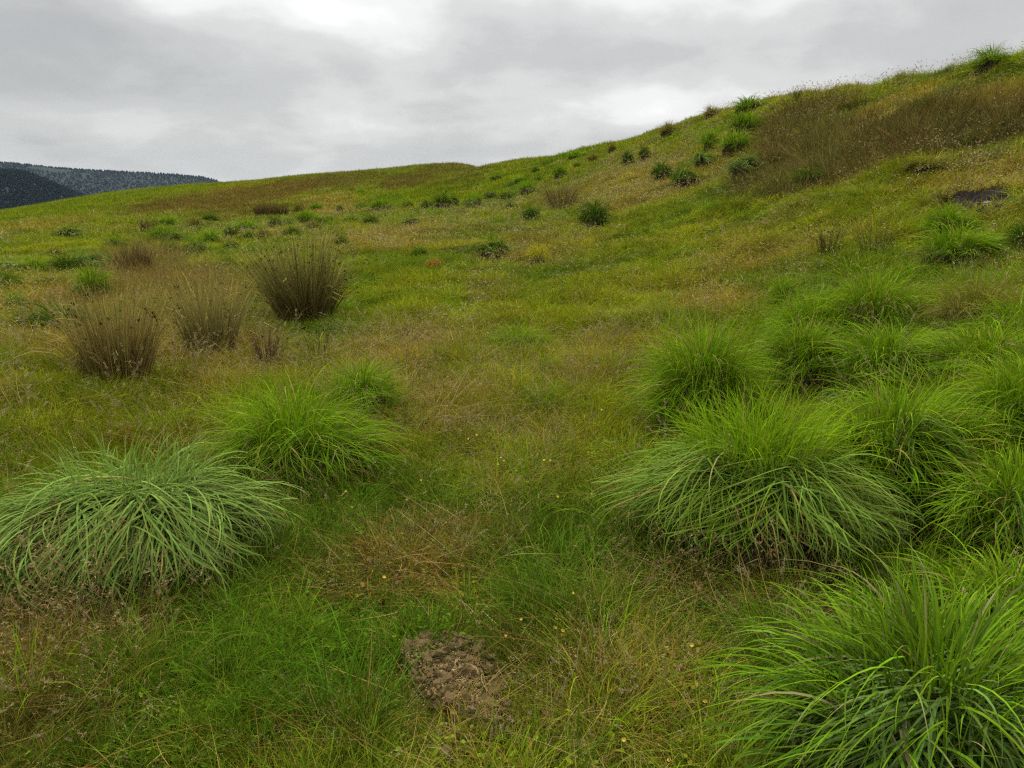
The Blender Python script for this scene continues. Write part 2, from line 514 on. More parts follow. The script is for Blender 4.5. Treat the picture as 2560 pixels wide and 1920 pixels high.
# ------------------------------------------------------------------ ground sheet
def build_ground():
    az = np.concatenate([np.linspace(-math.pi, -R(50), 60, endpoint=False), np.linspace(-R(50), R(50), 620), np.linspace(R(50), math.pi, 61)[1:]])
    lr = np.concatenate([np.linspace(math.log(.25), math.log(60), 380, endpoint=False), np.linspace(math.log(60), math.log(260), 150, endpoint=False),
                         np.linspace(math.log(260), math.log(4300), 50)])
    A, Lr = np.meshgrid(az[:-1], lr, indexing='ij')
    X, Y = np.sin(A) * np.exp(Lr), np.cos(A) * np.exp(Lr)
    Z = height(X, Y)
    na, nl = X.shape
    V = np.c_[X.ravel(), Y.ravel(), Z.ravel()]
    i, j = np.meshgrid(np.arange(na), np.arange(nl - 1), indexing='ij')
    i2 = (i + 1) % na
    F = np.stack([i * nl + j, i * nl + j + 1, i2 * nl + j + 1, i2 * nl + j], -1).reshape(-1, 4)
    # close the sheet under the camera
    V = np.r_[V, [[0, 0, float(height(np.array([0.]), np.array([0.]))[0])]]]
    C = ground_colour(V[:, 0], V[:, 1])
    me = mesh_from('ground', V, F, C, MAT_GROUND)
    c = len(V) - 1
    import bmesh
    bm = bmesh.new(); bm.from_mesh(me); bm.verts.ensure_lookup_table()
    for k in range(na):
        try: bm.faces.new((bm.verts[c], bm.verts[k * nl], bm.verts[((k + 1) % na) * nl]))
        except ValueError: pass
    bm.normal_update(); bm.to_mesh(me); bm.free()
    me.polygons.foreach_set('use_smooth', np.ones(len(me.polygons), bool))
    o = link('ground', me)
    tag(o, 'rough hill pasture rising to the right and rolling away to the left', 'ground', kind='structure')

GREEN_A = np.array([.265, .335, .014]); GREEN_B = np.array([.105, .205, .014]); OLIVE = np.array([.31, .27, .032])
TAN = np.array([.45, .36, .12]); STRAW = np.array([.58, .48, .22]); ORANGE = np.array([.36, .165, .035]); BRN = np.array([.105, .070, .028])
def lerp(a, b, t): return a * (1 - t)[:, None] + b * t[:, None]
def ground_colour(x, y):
    r = np.hypot(x, y)
    d = field(x, y)
    g = lerp(np.repeat(GREEN_A[None], len(x), 0), np.repeat(GREEN_B[None], len(x), 0), np.clip(fbm(x, y, 2.3, 3, 3) * 1.6 - .35, 0, 1))
    c = lerp(g, np.repeat(OLIVE[None], len(x), 0), sstep(.25, .75, d))
    c = c * (0.22 + 0.6 * sstep(15, 80, r))[:, None]  # ground darkened under near grass, painting the shade between blades
    b = np.clip(patches(BROWN, x, y), 0, 1)
    c = lerp(c, np.repeat(np.array([[.115, .088, .030]]), len(x), 0), b)
    b = np.clip(patches(RUSH, x, y), 0, 1)
    c = lerp(c, np.repeat(np.array([[.07, .050, .020]]), len(x), 0), b * .8)
    m = np.clip(patches(MOSS, x, y), 0, 1)
    c = lerp(c, np.repeat(np.array([[.26, .22, .030]]), len(x), 0), m)
    # bare peat in hole and scar; the hollow's shade is painted just as dark
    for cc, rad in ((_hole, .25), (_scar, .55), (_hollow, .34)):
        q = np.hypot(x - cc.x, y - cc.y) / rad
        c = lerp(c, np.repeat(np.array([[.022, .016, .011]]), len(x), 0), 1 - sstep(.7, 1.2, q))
    return np.clip(c, 0, 1)
build_ground()

# ------------------------------------------------------------------ far wooded hills
def build_far_hill(name, prof, r0, depth, label, base, nseed, tint, ntree):
    """prof: [(column, row)] of the skyline; a long ridge with a slope that faces the valley"""
    P = np.array(prof, float)
    xs = np.linspace(P[0, 0], P[-1, 0], 140)
    ys = np.interp(xs, P[:, 0], P[:, 1])
    S = 46
    V = []
    for x, y in zip(xs, ys):
        d = pix_dir(x, y); h = math.hypot(d[0], d[1])
        top = CAM_Z + d[2] / h * r0
        for k in range(S):
            t = k / (S - 1)                       # 0 foot ... .8 crest ... 1 beyond
            if t <= .8:
                q = t / .8
                rr = r0 - depth * (1 - q); z = base + (top - base) * (1 - (1 - q) ** 1.5)
            else:
                q = (t - .8) / .2
                rr = r0 + depth * .8 * q; z = top - (top - base) * .5 * q ** 1.5
            V.append((d[0] / h * rr, d[1] / h * rr, z))
    V = np.array(V)
    rel = fbm(V[:, 0], V[:, 1], 330, nseed, 4) - .5
    k = (np.arange(len(V)) % S) / (S - 1)
    V[:, 2] += rel * 70 * np.clip(1 - np.abs(k - .4) / .4, 0, 1)
    n = len(xs)
    i, j = np.meshgrid(np.arange(n - 1), np.arange(S - 1), indexing='ij')
    F = np.stack([i * S + j, (i + 1) * S + j, (i + 1) * S + j + 1, i * S + j + 1], -1).reshape(-1, 4)
    C = np.array(tint)[None] * (0.7 + 0.6 * fbm(V[:, 0], V[:, 1], 120, nseed + 1, 4))[:, None]
    o = link(name, mesh_from(name, V, F, C, MAT_GROUND))
    tag(o, label, 'hill', kind='structure')
    # points for the conifers on it
    u = rng.random(ntree) * (n - 1.01); v = rng.random(ntree) * (S * .86)
    iu, iv = u.astype(int), v.astype(int); fu, fv = u - iu, v - iv
    g = V.reshape(n, S, 3)
    q = ((g[iu, iv] * (1 - fu)[:, None] + g[iu + 1, iv] * fu[:, None]) * (1 - fv)[:, None]
         + (g[iu, iv + 1] * (1 - fu)[:, None] + g[iu + 1, iv + 1] * fu[:, None]) * fv[:, None])
    cover = fbm(q[:, 0], q[:, 1], 260, nseed + 2, 3)
    return q[cover > .22]

# ------------------------------------------------------------------ planting: points carrying instances of small tufts
def gn_plant(name, protos, P, rot, scl, idx, tint, label, cat):
    """one mass of plants: the points P each carry a copy of one of the tufts"""
    me = bpy.data.meshes.new(name)
    me.vertices.add(len(P)); me.vertices.foreach_set('co', P.astype(np.float32).ravel())
    for nm, typ, key, arr in (('rot', 'FLOAT_VECTOR', 'vector', rot), ('scl', 'FLOAT_VECTOR', 'vector', scl),
                              ('tint', 'FLOAT_VECTOR', 'vector', tint), ('idx', 'INT', 'value', idx)):
        a = me.attributes.new(nm, typ, 'POINT')
        a.data.foreach_set(key, arr.astype(np.int32 if typ == 'INT' else np.float32).ravel())
    o = link(name, me)
    c = bpy.data.collections.new(name + '_kinds')
    for k, pm in enumerate(protos):
        c.objects.link(bpy.data.objects.new('%s_tuft_%02d' % (name, k), pm))
    g = bpy.data.node_groups.new(name, 'GeometryNodeTree')
    g.interface.new_socket('Geometry', in_out='INPUT', socket_type='NodeSocketGeometry')
    g.interface.new_socket('Geometry', in_out='OUTPUT', socket_type='NodeSocketGeometry')
    gi, go = g.nodes.new('NodeGroupInput'), g.nodes.new('NodeGroupOutput')
    ci = g.nodes.new('GeometryNodeCollectionInfo')
    ci.inputs['Collection'].default_value = c
    ci.inputs['Separate Children'].default_value = True
    ci.inputs['Reset Children'].default_value = True
    ip = g.nodes.new('GeometryNodeInstanceOnPoints')
    ip.inputs['Pick Instance'].default_value = True
    def na(nm, typ):
        q = g.nodes.new('GeometryNodeInputNamedAttribute'); q.data_type = typ; q.inputs['Name'].default_value = nm
        return [s for s in q.outputs if s.enabled and s.name == 'Attribute'][0]
    g.links.new(gi.outputs[0], ip.inputs['Points'])
    g.links.new(ci.outputs[0], ip.inputs['Instance'])
    g.links.new(na('idx', 'INT'), ip.inputs['Instance Index'])
    g.links.new(na('rot', 'FLOAT_VECTOR'), ip.inputs['Rotation'])
    g.links.new(na('scl', 'FLOAT_VECTOR'), ip.inputs['Scale'])
    g.links.new(ip.outputs[0], go.inputs[0])
    md = o.modifiers.new('planting', 'NODES'); md.node_group = g
    tag(o, label, cat, kind='stuff')
    return o

def tuft(n, rad, L, w, th, bend, nseg=3, v=(.75, 1.2), dead=.08, curl=.5, tip=None, p=1.3):
    root = disc(n, rad, -.01)
    az = np.arctan2(root[:, 1], root[:, 0]) + U(-1.2, 1.2, n)
    col = grey(n, *v) * (1 + rng.uniform(-.08, .08, (n, 3)))
    dm = rng.random(n) < dead
    col[dm] = np.array([2.1, 1.25, 2.2]) * U(.7, 1.2, dm.sum())[:, None]
    tipc = col * np.array([1.15, 1.0, .9]) if tip is None else col * np.array(tip)
    return ribbons(root, az, U(*th, n), U(*bend, n), U(*L, n), U(*w, n), nseg, p, U(-curl, curl, n), U(-.6, .6, n), U(-1, 1, n), col, tipc)

def seeds(n, L, bend, w, kind, nsp, sz, stemv, headv, rad=.06, spread=.5):
    """flowering stalks: kind 'panicle' (loose), 'spike' (dense narrow head)"""
    root = disc(n, rad, -.01)
    az = np.arctan2(root[:, 1], root[:, 0]) + U(-.9, .9, n)
    th0 = U(0, spread, n); bd = U(*bend, n); LL = U(*L, n)
    curl = U(-.4, .4, n)
    V, F, C = ribbons(root, az, th0, bd, LL, np.full(n, w), 5, 1.6, curl, U(-1, 1, n), 0.0, grey(n, *stemv), None, prof=lambda t: 1 - .45 * t)
    parts = [(V, F, C)]
    ctr = V.reshape(n, 6, 2, 3).mean(2)
    f0 = .62 if kind == 'panicle' else .84
    tt = U(f0, 1.0, n * nsp).reshape(n, nsp)
    seg = np.clip((tt * 5).astype(int), 0, 4); fr = tt * 5 - seg
    ii = np.arange(n)[:, None]
    base = ctr[ii, seg] * (1 - fr)[..., None] + ctr[ii, seg + 1] * fr[..., None]
    m = n * nsp
    base = base.reshape(-1, 3); tfl = tt.ravel()
    if kind == 'panicle':
        off = (1.05 - tfl) / .43 * .05 * np.repeat(LL / .35, nsp)
        a = U(0, 6.28, m)
        base = base + np.c_[np.cos(a) * off, np.sin(a) * off, U(-.2, .5, m) * off]
        sa, sth = U(0, 6.28, m), U(.8, 2.7, m)
    else:
        a = U(0, 6.28, m)
        base = base + np.c_[np.cos(a), np.sin(a), 0 * a] * (w * .8)
        sa = a; sth = U(.1, .7, m) + np.repeat(th0 + bd, nsp) * .6
    sl = U(.7, 1.3, m) * sz[0]; sw = np.full(m, sz[1])
    parts.append(ribbons(base, sa, sth, U(0, .5, m), sl, sw, 1, 1, 0.0, U(-1.5, 1.5, m), 0.0, grey(m, *headv), None, prof=lambda t: 1 - .7 * t))
    return join(parts)

def rush_tuft(n, rad, L, spread, w=(.005, .012)):
    root = disc(n, rad, -.02)
    az = np.arctan2(root[:, 1], root[:, 0]) + U(-.8, .8, n)
    col = grey(n, .35, 1.7) * (1 + rng.uniform(-.2, .2, (n, 3)))
    tip = col * np.array([1.35, 1.2, 1.0])
    return ribbons(root, az, U(0, spread, n), U(.05, .6, n), U(*L, n), U(*w, n), 3, 1.5, 0.0, U(-1.5, 1.5, n), 0.0, col, tip, prof=lambda t: 1 - .75 * t)

def protos_of(fn, k, name, mat=None):
    out = []
    for i in range(k):
        V, F, C = fn()
        out.append(mesh_from(name, V, F, C, mat or MAT_INST, smooth=True))
    return out

def leaflets(n, rad):
    root = disc(n, rad, 0); root[:, 2] = U(.005, .035, n)
    return ribbons(root, U(0, 6.28, n), U(1.1, 1.7, n), U(-.2, .2, n), U(.010, .02, n), U(.008, .014, n), 2, 1, 0.0, U(-.4, .4, n), 0.0,
                   grey(n, .7, 1.25), None, prof=lambda t: .5 + .9 * np.sin(np.pi * (t * .8 + .1)) * .6)

def flecks(n, rad):
    root = disc(n, rad, 0); root[:, 2] = U(.06, .20, n)
    return ribbons(root, U(0, 6.28, n), U(.2, 2.2, n), U(0, .8, n), U(.022, .05, n), U(.006, .012, n), 2, 1, 0.0, U(-1.2, 1.2, n), 0.0, grey(n, .7, 1.3), None, prof=lambda t: .4 + .6 * np.sin(np.pi * t))
SHORT = protos_of(lambda: join([tuft(290, .20, (.045, .12), (.0024, .0044), (0, 1.2), (.1, 1.5), 3, v=(.45, 1.5), dead=.07), leaflets(40, .20)]), 7, 'short_grass_patch')
FARS = protos_of(lambda: tuft(34, .15, (.045, .12), (.008, .014), (0, 1.2), (.1, 1.4), 2, v=(.4, 1.5), dead=.05), 8, 'far_grass_patch')
FARD = protos_of(lambda: tuft(22, .16, (.07, .20), (.006, .011), (.2, 1.4), (.2, 1.5), 3, v=(.4, 1.5), dead=0, curl=1.6), 6, 'far_dry_patch')
FLECK = protos_of(lambda: flecks(16, .22), 6, 'pale_seed_flecks')
STRAWP = protos_of(lambda: tuft(26, .18, (.22, .5), (.0018, .0032), (.9, 1.5), (.0, .6), 6, v=(.6, 1.4), dead=0, curl=.9), 5, 'straw_patch')
WISP = protos_of(lambda: tuft(150, .14, (.10, .25), (.0020, .0038), (0, .9), (.5, 1.9), 4, v=(.5, 1.5), dead=.08, curl=.9), 6, 'wispy_grass_patch')
DRYT = protos_of(lambda: tuft(110, .17, (.08, .24), (.0014, .0028), (.3, 1.5), (.2, 1.5), 4, v=(.4, 1.5), dead=0, curl=1.6), 6, 'dry_grass_patch')
LONGT = protos_of(lambda: tuft(90, .12, (.25, .52), (.0028, .0052), (0, .85), (.6, 2.0), 6, v=(.55, 1.4), dead=.05, curl=.8), 5, 'long_grass_patch')
PANI = protos_of(lambda: seeds(11, (.16, .36), (.1, 1.0), .0013, 'panicle', 16, (.007, .0026), (.55, .85), (.85, 1.3), .16), 5, 'bent_grass_stalks')
SPIKE = protos_of(lambda: seeds(8, (.20, .38), (.1, 1.1), .0016, 'spike', 24, (.011, .0032), (.5, .8), (.8, 1.25), .16), 3, 'spiked_grass_stalks')
OATS = protos_of(lambda: seeds(12, (.30, .52), (.2, .8), .0020, 'panicle', 22, (.015, .0050), (.35, .6), (.8, 1.3), .14), 4, 'brown_oat_stalks')
RUSHN = protos_of(lambda: rush_tuft(60, .24, (.25, .6), .7, (.0025, .005)), 5, 'tall_brown_tuft')
RUSHT = protos_of(lambda: rush_tuft(46, .24, (.35, .75), .5), 5, 'rush_bed_tuft')

GRASS_AZ = R(46)
def scatter(dens, r0, r1, wide=None):
    """points on the ground with dens(r) per square metre, only where the lie of the land does not hide them"""
    rs = np.exp(np.linspace(math.log(r0), math.log(r1), 60))
    P = []
    for a, b in zip(rs[:-1], rs[1:]):
        half = GRASS_AZ if a > 5 else R(68)
        area = half * (b * b - a * a)
        m = rng.poisson(area * dens(0.5 * (a + b)))
        r = np.sqrt(rng.random(m) * (b * b - a * a) + a * a); az = U(-half, half, m)
        P.append(np.c_[r * np.sin(az), r * np.cos(az)])
    P = np.concatenate(P)
    z = height(P[:, 0], P[:, 1])
    r = np.hypot(P[:, 0], P[:, 1]); az = np.arctan2(P[:, 0], P[:, 1])
    el = (z + .35 + .004 * r - CAM_Z) / r
    ok = np.ones(len(P), bool)
    i = np.clip(np.searchsorted(HA, az), 0, len(HA) - 1); j = np.clip(np.searchsorted(HR, r) - 1, 0, len(HR) - 1)
    ok &= el > HM[i, j] - .012
    return P[ok], z[ok], r[ok]
HA = np.linspace(-R(70), R(70), 281); HR = np.exp(np.linspace(0, math.log(420), 260))
_a, _r = np.meshgrid(HA, HR, indexing='ij')
HM = np.maximum.accumulate((height(np.sin(_a) * _r, np.cos(_a) * _r) - CAM_Z) / _r, axis=1)

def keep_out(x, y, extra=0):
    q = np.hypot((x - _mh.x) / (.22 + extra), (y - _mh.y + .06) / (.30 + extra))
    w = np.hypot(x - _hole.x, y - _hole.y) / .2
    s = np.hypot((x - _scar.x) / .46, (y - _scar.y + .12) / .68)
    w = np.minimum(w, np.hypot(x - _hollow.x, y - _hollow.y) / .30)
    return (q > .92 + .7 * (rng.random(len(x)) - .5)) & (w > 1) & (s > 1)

def euler_slope(ax, ay, th):
    """XYZ euler angles for: turn by th about the plant's own axis, then lean by (ax, ay)"""
    n = len(th)
    cx, sx, cy_, sy, cz, sz = np.cos(ax), np.sin(ax), np.cos(ay), np.sin(ay), np.cos(th), np.sin(th)
    Rx = np.zeros((n, 3, 3)); Rx[:, 0, 0] = 1; Rx[:, 1, 1] = cx; Rx[:, 1, 2] = -sx; Rx[:, 2, 1] = sx; Rx[:, 2, 2] = cx
    Ry = np.zeros((n, 3, 3)); Ry[:, 1, 1] = 1; Ry[:, 0, 0] = cy_; Ry[:, 0, 2] = sy; Ry[:, 2, 0] = -sy; Ry[:, 2, 2] = cy_
    Rz = np.zeros((n, 3, 3)); Rz[:, 2, 2] = 1; Rz[:, 0, 0] = cz; Rz[:, 0, 1] = -sz; Rz[:, 1, 0] = sz; Rz[:, 1, 1] = cz
    M_ = Ry @ Rx @ Rz
    b = np.arcsin(np.clip(-M_[:, 2, 0], -1, 1))
    return np.c_[np.arctan2(M_[:, 2, 1], M_[:, 2, 2]), b, np.arctan2(M_[:, 1, 0], M_[:, 0, 0])]

def plant(name, protos, P, z, r, tint, scale, label, cat, zs=(.75, 1.25), tilt=.15, sink=.0, flat=True):
    n = len(P)
    # lie with the slope, turned at random
    e = .12 * np.maximum(1, scale)
    gx = (height(P[:, 0] + e, P[:, 1]) - height(P[:, 0] - e, P[:, 1])) / (2 * e)
    gy = (height(P[:, 0], P[:, 1] + e) - height(P[:, 0], P[:, 1] - e)) / (2 * e)
    th = U(0, 6.283, n)
    ax, ay = np.arctan(gy) + U(-tilt, tilt, n), -np.arctan(gx) + U(-tilt, tilt, n)
    rot = euler_slope(ax, ay, th)
    s = scale * U(.75, 1.3, n)
    low = np.minimum(1, (6 / np.maximum(r, 1)) ** .60) if flat else 1.0       # far tufts stand for wider patches, not for taller grass
    scl = np.c_[s, s, s * low * U(*zs, n)]
    gn_plant(name, protos, np.c_[P, z - sink], rot, scl, rng.integers(0, len(protos), n), tint, label, cat)

def rep(c, n): return np.repeat(np.array(c)[None], n, 0)
RED = patch_set([(1500, 1660, 230, 110, 1.0), (1660, 1810, 160, 90, .9), (950, 1440, 170, 60, 1.0), (250, 1600, 230, 70, .8), (1180, 1390, 120, 50, .6), (1900, 1480, 200, 60, .6), (120, 1760, 120, 110, .8), (1350, 1840, 150, 60, .6)])
DEEPG = patch_set([(720, 1720, 330, 150, 1.0), (1390, 1550, 150, 100, 1.0), (550, 1600, 200, 80, .6), (1000, 1740, 150, 80, .7), (1980, 1600, 120, 120, .5)])
def meadow_tint(x, y, d, n):
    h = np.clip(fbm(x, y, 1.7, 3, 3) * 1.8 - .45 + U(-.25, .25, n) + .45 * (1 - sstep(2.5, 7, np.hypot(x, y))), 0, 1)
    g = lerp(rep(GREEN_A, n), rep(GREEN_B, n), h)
    g = lerp(g, rep(OLIVE, n), sstep(.35, 1.0, d + U(-.12, .12, n)))
    g = lerp(g, rep([.16, .12, .03], n), np.clip(patches(RED, x, y), 0, 1) * U(.2, .8, n))
    b = np.clip(patches(BROWN, x, y), 0, 1)
    g = lerp(g, rep([.15, .108, .036], n), b * U(.45, 1, n))
    b = np.clip(patches(RUSH, x, y), 0, 1)
    g = lerp(g, rep([.13, .10, .035], n), b * U(.5, 1, n))
    m = np.clip(patches(MOSS, x, y), 0, 1)
    g = lerp(g, rep([.30, .25, .030], n), m * U(.6, 1, n))
    return g * (U(.55, 1.35, n) * (1 + .6 * (fbm(x, y, .35, 6, 2) - .5)))[:, None] * (1 + rng.uniform(-.12, .12, (n, 3)))

def build_grass():
    # short turf everywhere
    P, z, r = scatter(lambda r: 70 * min(1, (5.5 / r) ** 1.3) * (1 + 1.9 * float(sstep(7, 9, r))), 1.1, 230)
    x, y = P.T
    ok = keep_out(x, y); P, z, r = P[ok], z[ok], r[ok]; x, y = P.T
    n = len(P)
    d = field(x, y)
    sc_ = np.clip((r / 5) ** .62, 1, 7)
    wisp = rng.random(n) < np.where(r > 8, .3, 1) * np.clip(.25 + .3 * fbm(x, y, 2.0, 6, 3) - .2 * sstep(14, 40, r), 0, 1)
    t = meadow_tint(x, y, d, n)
    print('turf', n)
    far = r > 8.5 + U(-1.5, 1.5, n)
    wisp &= r < 30
    s = ~wisp & ~far; f = ~wisp & far
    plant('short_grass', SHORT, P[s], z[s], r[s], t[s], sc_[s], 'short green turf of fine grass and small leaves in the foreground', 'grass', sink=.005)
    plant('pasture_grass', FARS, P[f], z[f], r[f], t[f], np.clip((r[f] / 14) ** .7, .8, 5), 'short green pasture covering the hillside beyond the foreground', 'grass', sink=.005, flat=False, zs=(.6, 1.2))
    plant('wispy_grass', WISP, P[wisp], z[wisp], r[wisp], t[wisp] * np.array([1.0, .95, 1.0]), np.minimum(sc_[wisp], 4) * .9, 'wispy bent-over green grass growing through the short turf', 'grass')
    # dead and dry grass
    P, z, r = scatter(lambda r: 75 * min(1, (5 / r) ** 1.5) * (1 + 1.2 * float(sstep(7, 9, r))), 1.1, 120)
    x, y = P.T
    d = field(x, y)
    brn = np.clip(patches(BROWN, x, y) + patches(RUSH, x, y), 0, 1)
    ok = keep_out(x, y, -.02) & (rng.random(len(P)) < np.clip(d * 1.1 - .2 + patches(RED, x, y) * .8 - patches(DEEPG, x, y) * .4, .05, 1)) & (rng.random(len(P)) > .95 * brn)
    P, z, r, d = P[ok], z[ok], r[ok], d[ok]; x, y = P.T
    n = len(P)
    k = np.clip(fbm(x, y, .9, 4, 3) * 2.2 - .75 + U(-.35, .35, n), 0, 1)
    t = lerp(rep(TAN, n), rep(ORANGE, n), k * (1 - .8 * sstep(3, 8, r)) * .8)
    t = lerp(t, rep([.31, .15, .045], n), np.clip(patches(RED, x, y), 0, 1) * U(.2, 1, n))
    t = lerp(t, rep([.40, .355, .15], n), sstep(6, 10, r) * .95)
    t = lerp(t, rep(STRAW, n), (rng.random(n) < .25) * .8)
    t = t * U(.6, 1.15, n)[:, None]
    print('dry', n)
    far = r > 8.5 + U(-1.5, 1.5, n)
    plant('dry_grass', DRYT + STRAWP, P[~far], z[~far], r[~far], t[~far], np.clip((r[~far] / 5) ** .6, 1, 6), 'tangled tan and orange dead grass lying in the near turf', 'dry grass', zs=(.5, 1.1), sink=.0)
    plant('far_dry_grass', FARD, P[far], z[far], r[far], t[far], np.clip((r[far] / 14) ** .7, .8, 4), 'patches of tan dry grass across the farther pasture', 'dry grass', zs=(.5, 1.0), flat=False)
    # seed stalks
    P, z, r = scatter(lambda r: 34 * min(1, (6 / r) ** 1.0), 1.2, 75)
    x, y = P.T
    d = field(x, y)
    ok = keep_out(x, y, -.02) & (rng.random(len(P)) < np.clip(d * 1.1 + .02, .06, 1))
    P, z, r = P[ok], z[ok], r[ok]; n = len(P); x, y = P.T
    t = lerp(rep([.36, .27, .13], n), rep([.47, .39, .22], n), rng.random(n)) * U(.7, 1.1, n)[:, None]
    far = r > 8 + U(-1.5, 1.5, n)
    print('seed', n)
    far2 = far & (r > 36); far &= ~far2 & (patches(BROWN, x, y) < .3)
    plant('pale_seed_heads', FLECK, P[far], z[far], r[far], t[far] * 1.05, np.clip((r[far] / 12) ** .6, .7, 1.6), 'pale flecks of seed heads over the farther pasture', 'seeding grass', flat=False)
    P, z, r, t = P[~far & ~far2], z[~far & ~far2], r[~far & ~far2], t[~far & ~far2]
    plant('seeding_grass', PANI + SPIKE, P, z, r, t, np.clip((r / 6) ** .6, .8, 3.5), 'pale straw-coloured seed heads standing above the turf', 'seeding grass', tilt=.25)
    # the dark bed of tall rush on the bank, and taller wisps round the rush clumps on the left
    P, z, r = scatter(lambda r: 15 * min(1, (14 / r) ** 1.2), 5, 60)
    x, y = P.T
    wl_ = patches(WISPY, x, y)
    a = np.clip(patches(RUSH, x, y), 0, 1); b = np.clip(wl_, 0, 1)
    u = rng.random(len(P))
    a = a * sstep(.22, .55, fbm(x, y, 1.6, 7, 3) + .12) * (1 - .9 * np.clip(patches(MOSS, x, y), 0, 1))
    ok = u < np.maximum(a, b * .85) * 1.05 - .10
    P, z, r, a = P[ok], z[ok], r[ok], a[ok]; n = len(P); x, y = P.T
    k = np.clip(fbm(x, y, 2.5, 2, 3) * 2 - .5 + U(-.3, .3, n), 0, 1)
    t = lerp(rep([.13, .080, .034], n), rep([.15, .135, .042], n), k) * U(.6, 1.5, n)[:, None]
    t = np.where((a < .3)[:, None], lerp(rep([.21, .145, .055], n), rep([.22, .19, .065], n), k), t)
    print('rush', n)
    b = a >= .3
    plant('rush_bed', RUSHT, P[b], z[b], r[b], t[b], np.clip((r[b] / 14) ** .4, .8, 1.4), 'dark brown bed of tall rushes covering the upper bank', 'rushes', zs=(.35, .8), tilt=.22, flat=False)
    plant('tall_brown_grass', RUSHN, P[~b], z[~b], r[~b], t[~b], np.clip((r[~b] / 14) ** .4, .8, 1.4), 'tall thin brown grass standing round the rush clumps', 'dry grass', zs=(.5, 1.0), tilt=.2, flat=False)
    # long soft grass among the big tussocks
    P, z, r = scatter(lambda r: 70 * min(1, (5 / r) ** 1.1), 1.2, 14)
    x, y = P.T
    dg = np.clip(patches(DEEPG, x, y), 0, 1)
    a = np.maximum(np.clip(patches(LONG, x, y), 0, 1), dg * .9)
    ok = keep_out(x, y, .02) & (rng.random(len(P)) < np.maximum(a, .05) * .85)
    P, z, r, dg = P[ok], z[ok], r[ok], dg[ok]; n = len(P); x, y = P.T
    k = np.clip(fbm(x, y, .8, 1, 3) * 2 - .5 + U(-.3, .3, n) + dg * .6, 0, 1)
    t = lerp(rep([.22, .36, .012], n), rep([.085, .20, .012], n), k)
    print('long', n)
    plant('long_grass', LONGT, P, z, r, t, U(.5, .9, n) * (1 - .35 * dg), 'long soft green grass filling the gaps between tussocks', 'grass', tilt=.3)
    # oat-like brown grass in the near left corner
    P, z, r = scatter(lambda r: 60, 1.2, 4.5)
    x, y = P.T
    a = np.clip(patches(OATS_P, x, y), 0, 1)
    ok = keep_out(x, y, .05) & (rng.random(len(P)) < a)
    P, z, r = P[ok], z[ok], r[ok]; n = len(P)
    t = lerp(rep([.24, .15, .055], n), rep([.40, .30, .14], n), rng.random(n)) * U(.7, 1.1, n)[:, None]
    print('oats', n)
    plant('brown_seeding_grass', OATS, P, z, r, t, U(.7, 1.0, n), 'brown nodding seed heads on tall stalks in the near left corner', 'seeding grass')
WISPY = patch_set([(300, 800, 200, 80, 1.0), (430, 720, 200, 50, .8), (560, 780, 120, 90, .9), (640, 890, 100, 50, .8), (340, 660, 90, 30, .9), (1400, 510, 60, 24, .9), (2100, 610, 130, 30, .7)])
OATS_P = patch_set([(140, 1640, 190, 70, .9), (80, 1760, 130, 110, .7), (1520, 1480, 140, 60, .25), (1950, 1450, 180, 50, .3), (820, 1190, 70, 40, .4)])
build_grass()

# ------------------------------------------------------------------ tussocks
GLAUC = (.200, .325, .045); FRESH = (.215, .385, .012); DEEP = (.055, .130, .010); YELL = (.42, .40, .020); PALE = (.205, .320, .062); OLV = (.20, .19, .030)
THATCH = (.25, .17, .075)

def strip(P, nor, w, C, tip, tw):
    """ribbons along given centre lines P (n,S,3), their flat side facing nor"""
    n, S, _ = P.shape
    d = np.gradient(P, axis=1); d /= np.linalg.norm(d, axis=-1, keepdims=True) + 1e-9
    side = np.cross(d, nor); side /= np.linalg.norm(side, axis=-1, keepdims=True) + 1e-9
    up = np.cross(side, d)
    t = np.linspace(0, 1, S)[None]
    a = tw[:, None] * (.4 + t)
    sv = side * np.cos(a)[..., None] + up * np.sin(a)[..., None]
    pr = (0.55 + 0.45 * np.sin(np.pi * np.clip(t * 1.1 + .1, 0, 1))) * (1 - t) ** .5 + .04
    hw = (w[:, None] * .5 * pr)[..., None]
    V = np.stack([P - sv * hw, P + sv * hw], 2).reshape(-1, 3)
    base = (np.arange(n) * S * 2)[:, None] + (np.arange(S - 1) * 2)[None]
    F = np.stack([base, base + 1, base + 3, base + 2], -1).reshape(-1, 4)
    k = (t ** 2.2)[..., None]
    c = C[:, None] * (1 - k) + tip[:, None] * k
    return V, F, np.repeat(c, 2, 1).reshape(-1, 3)
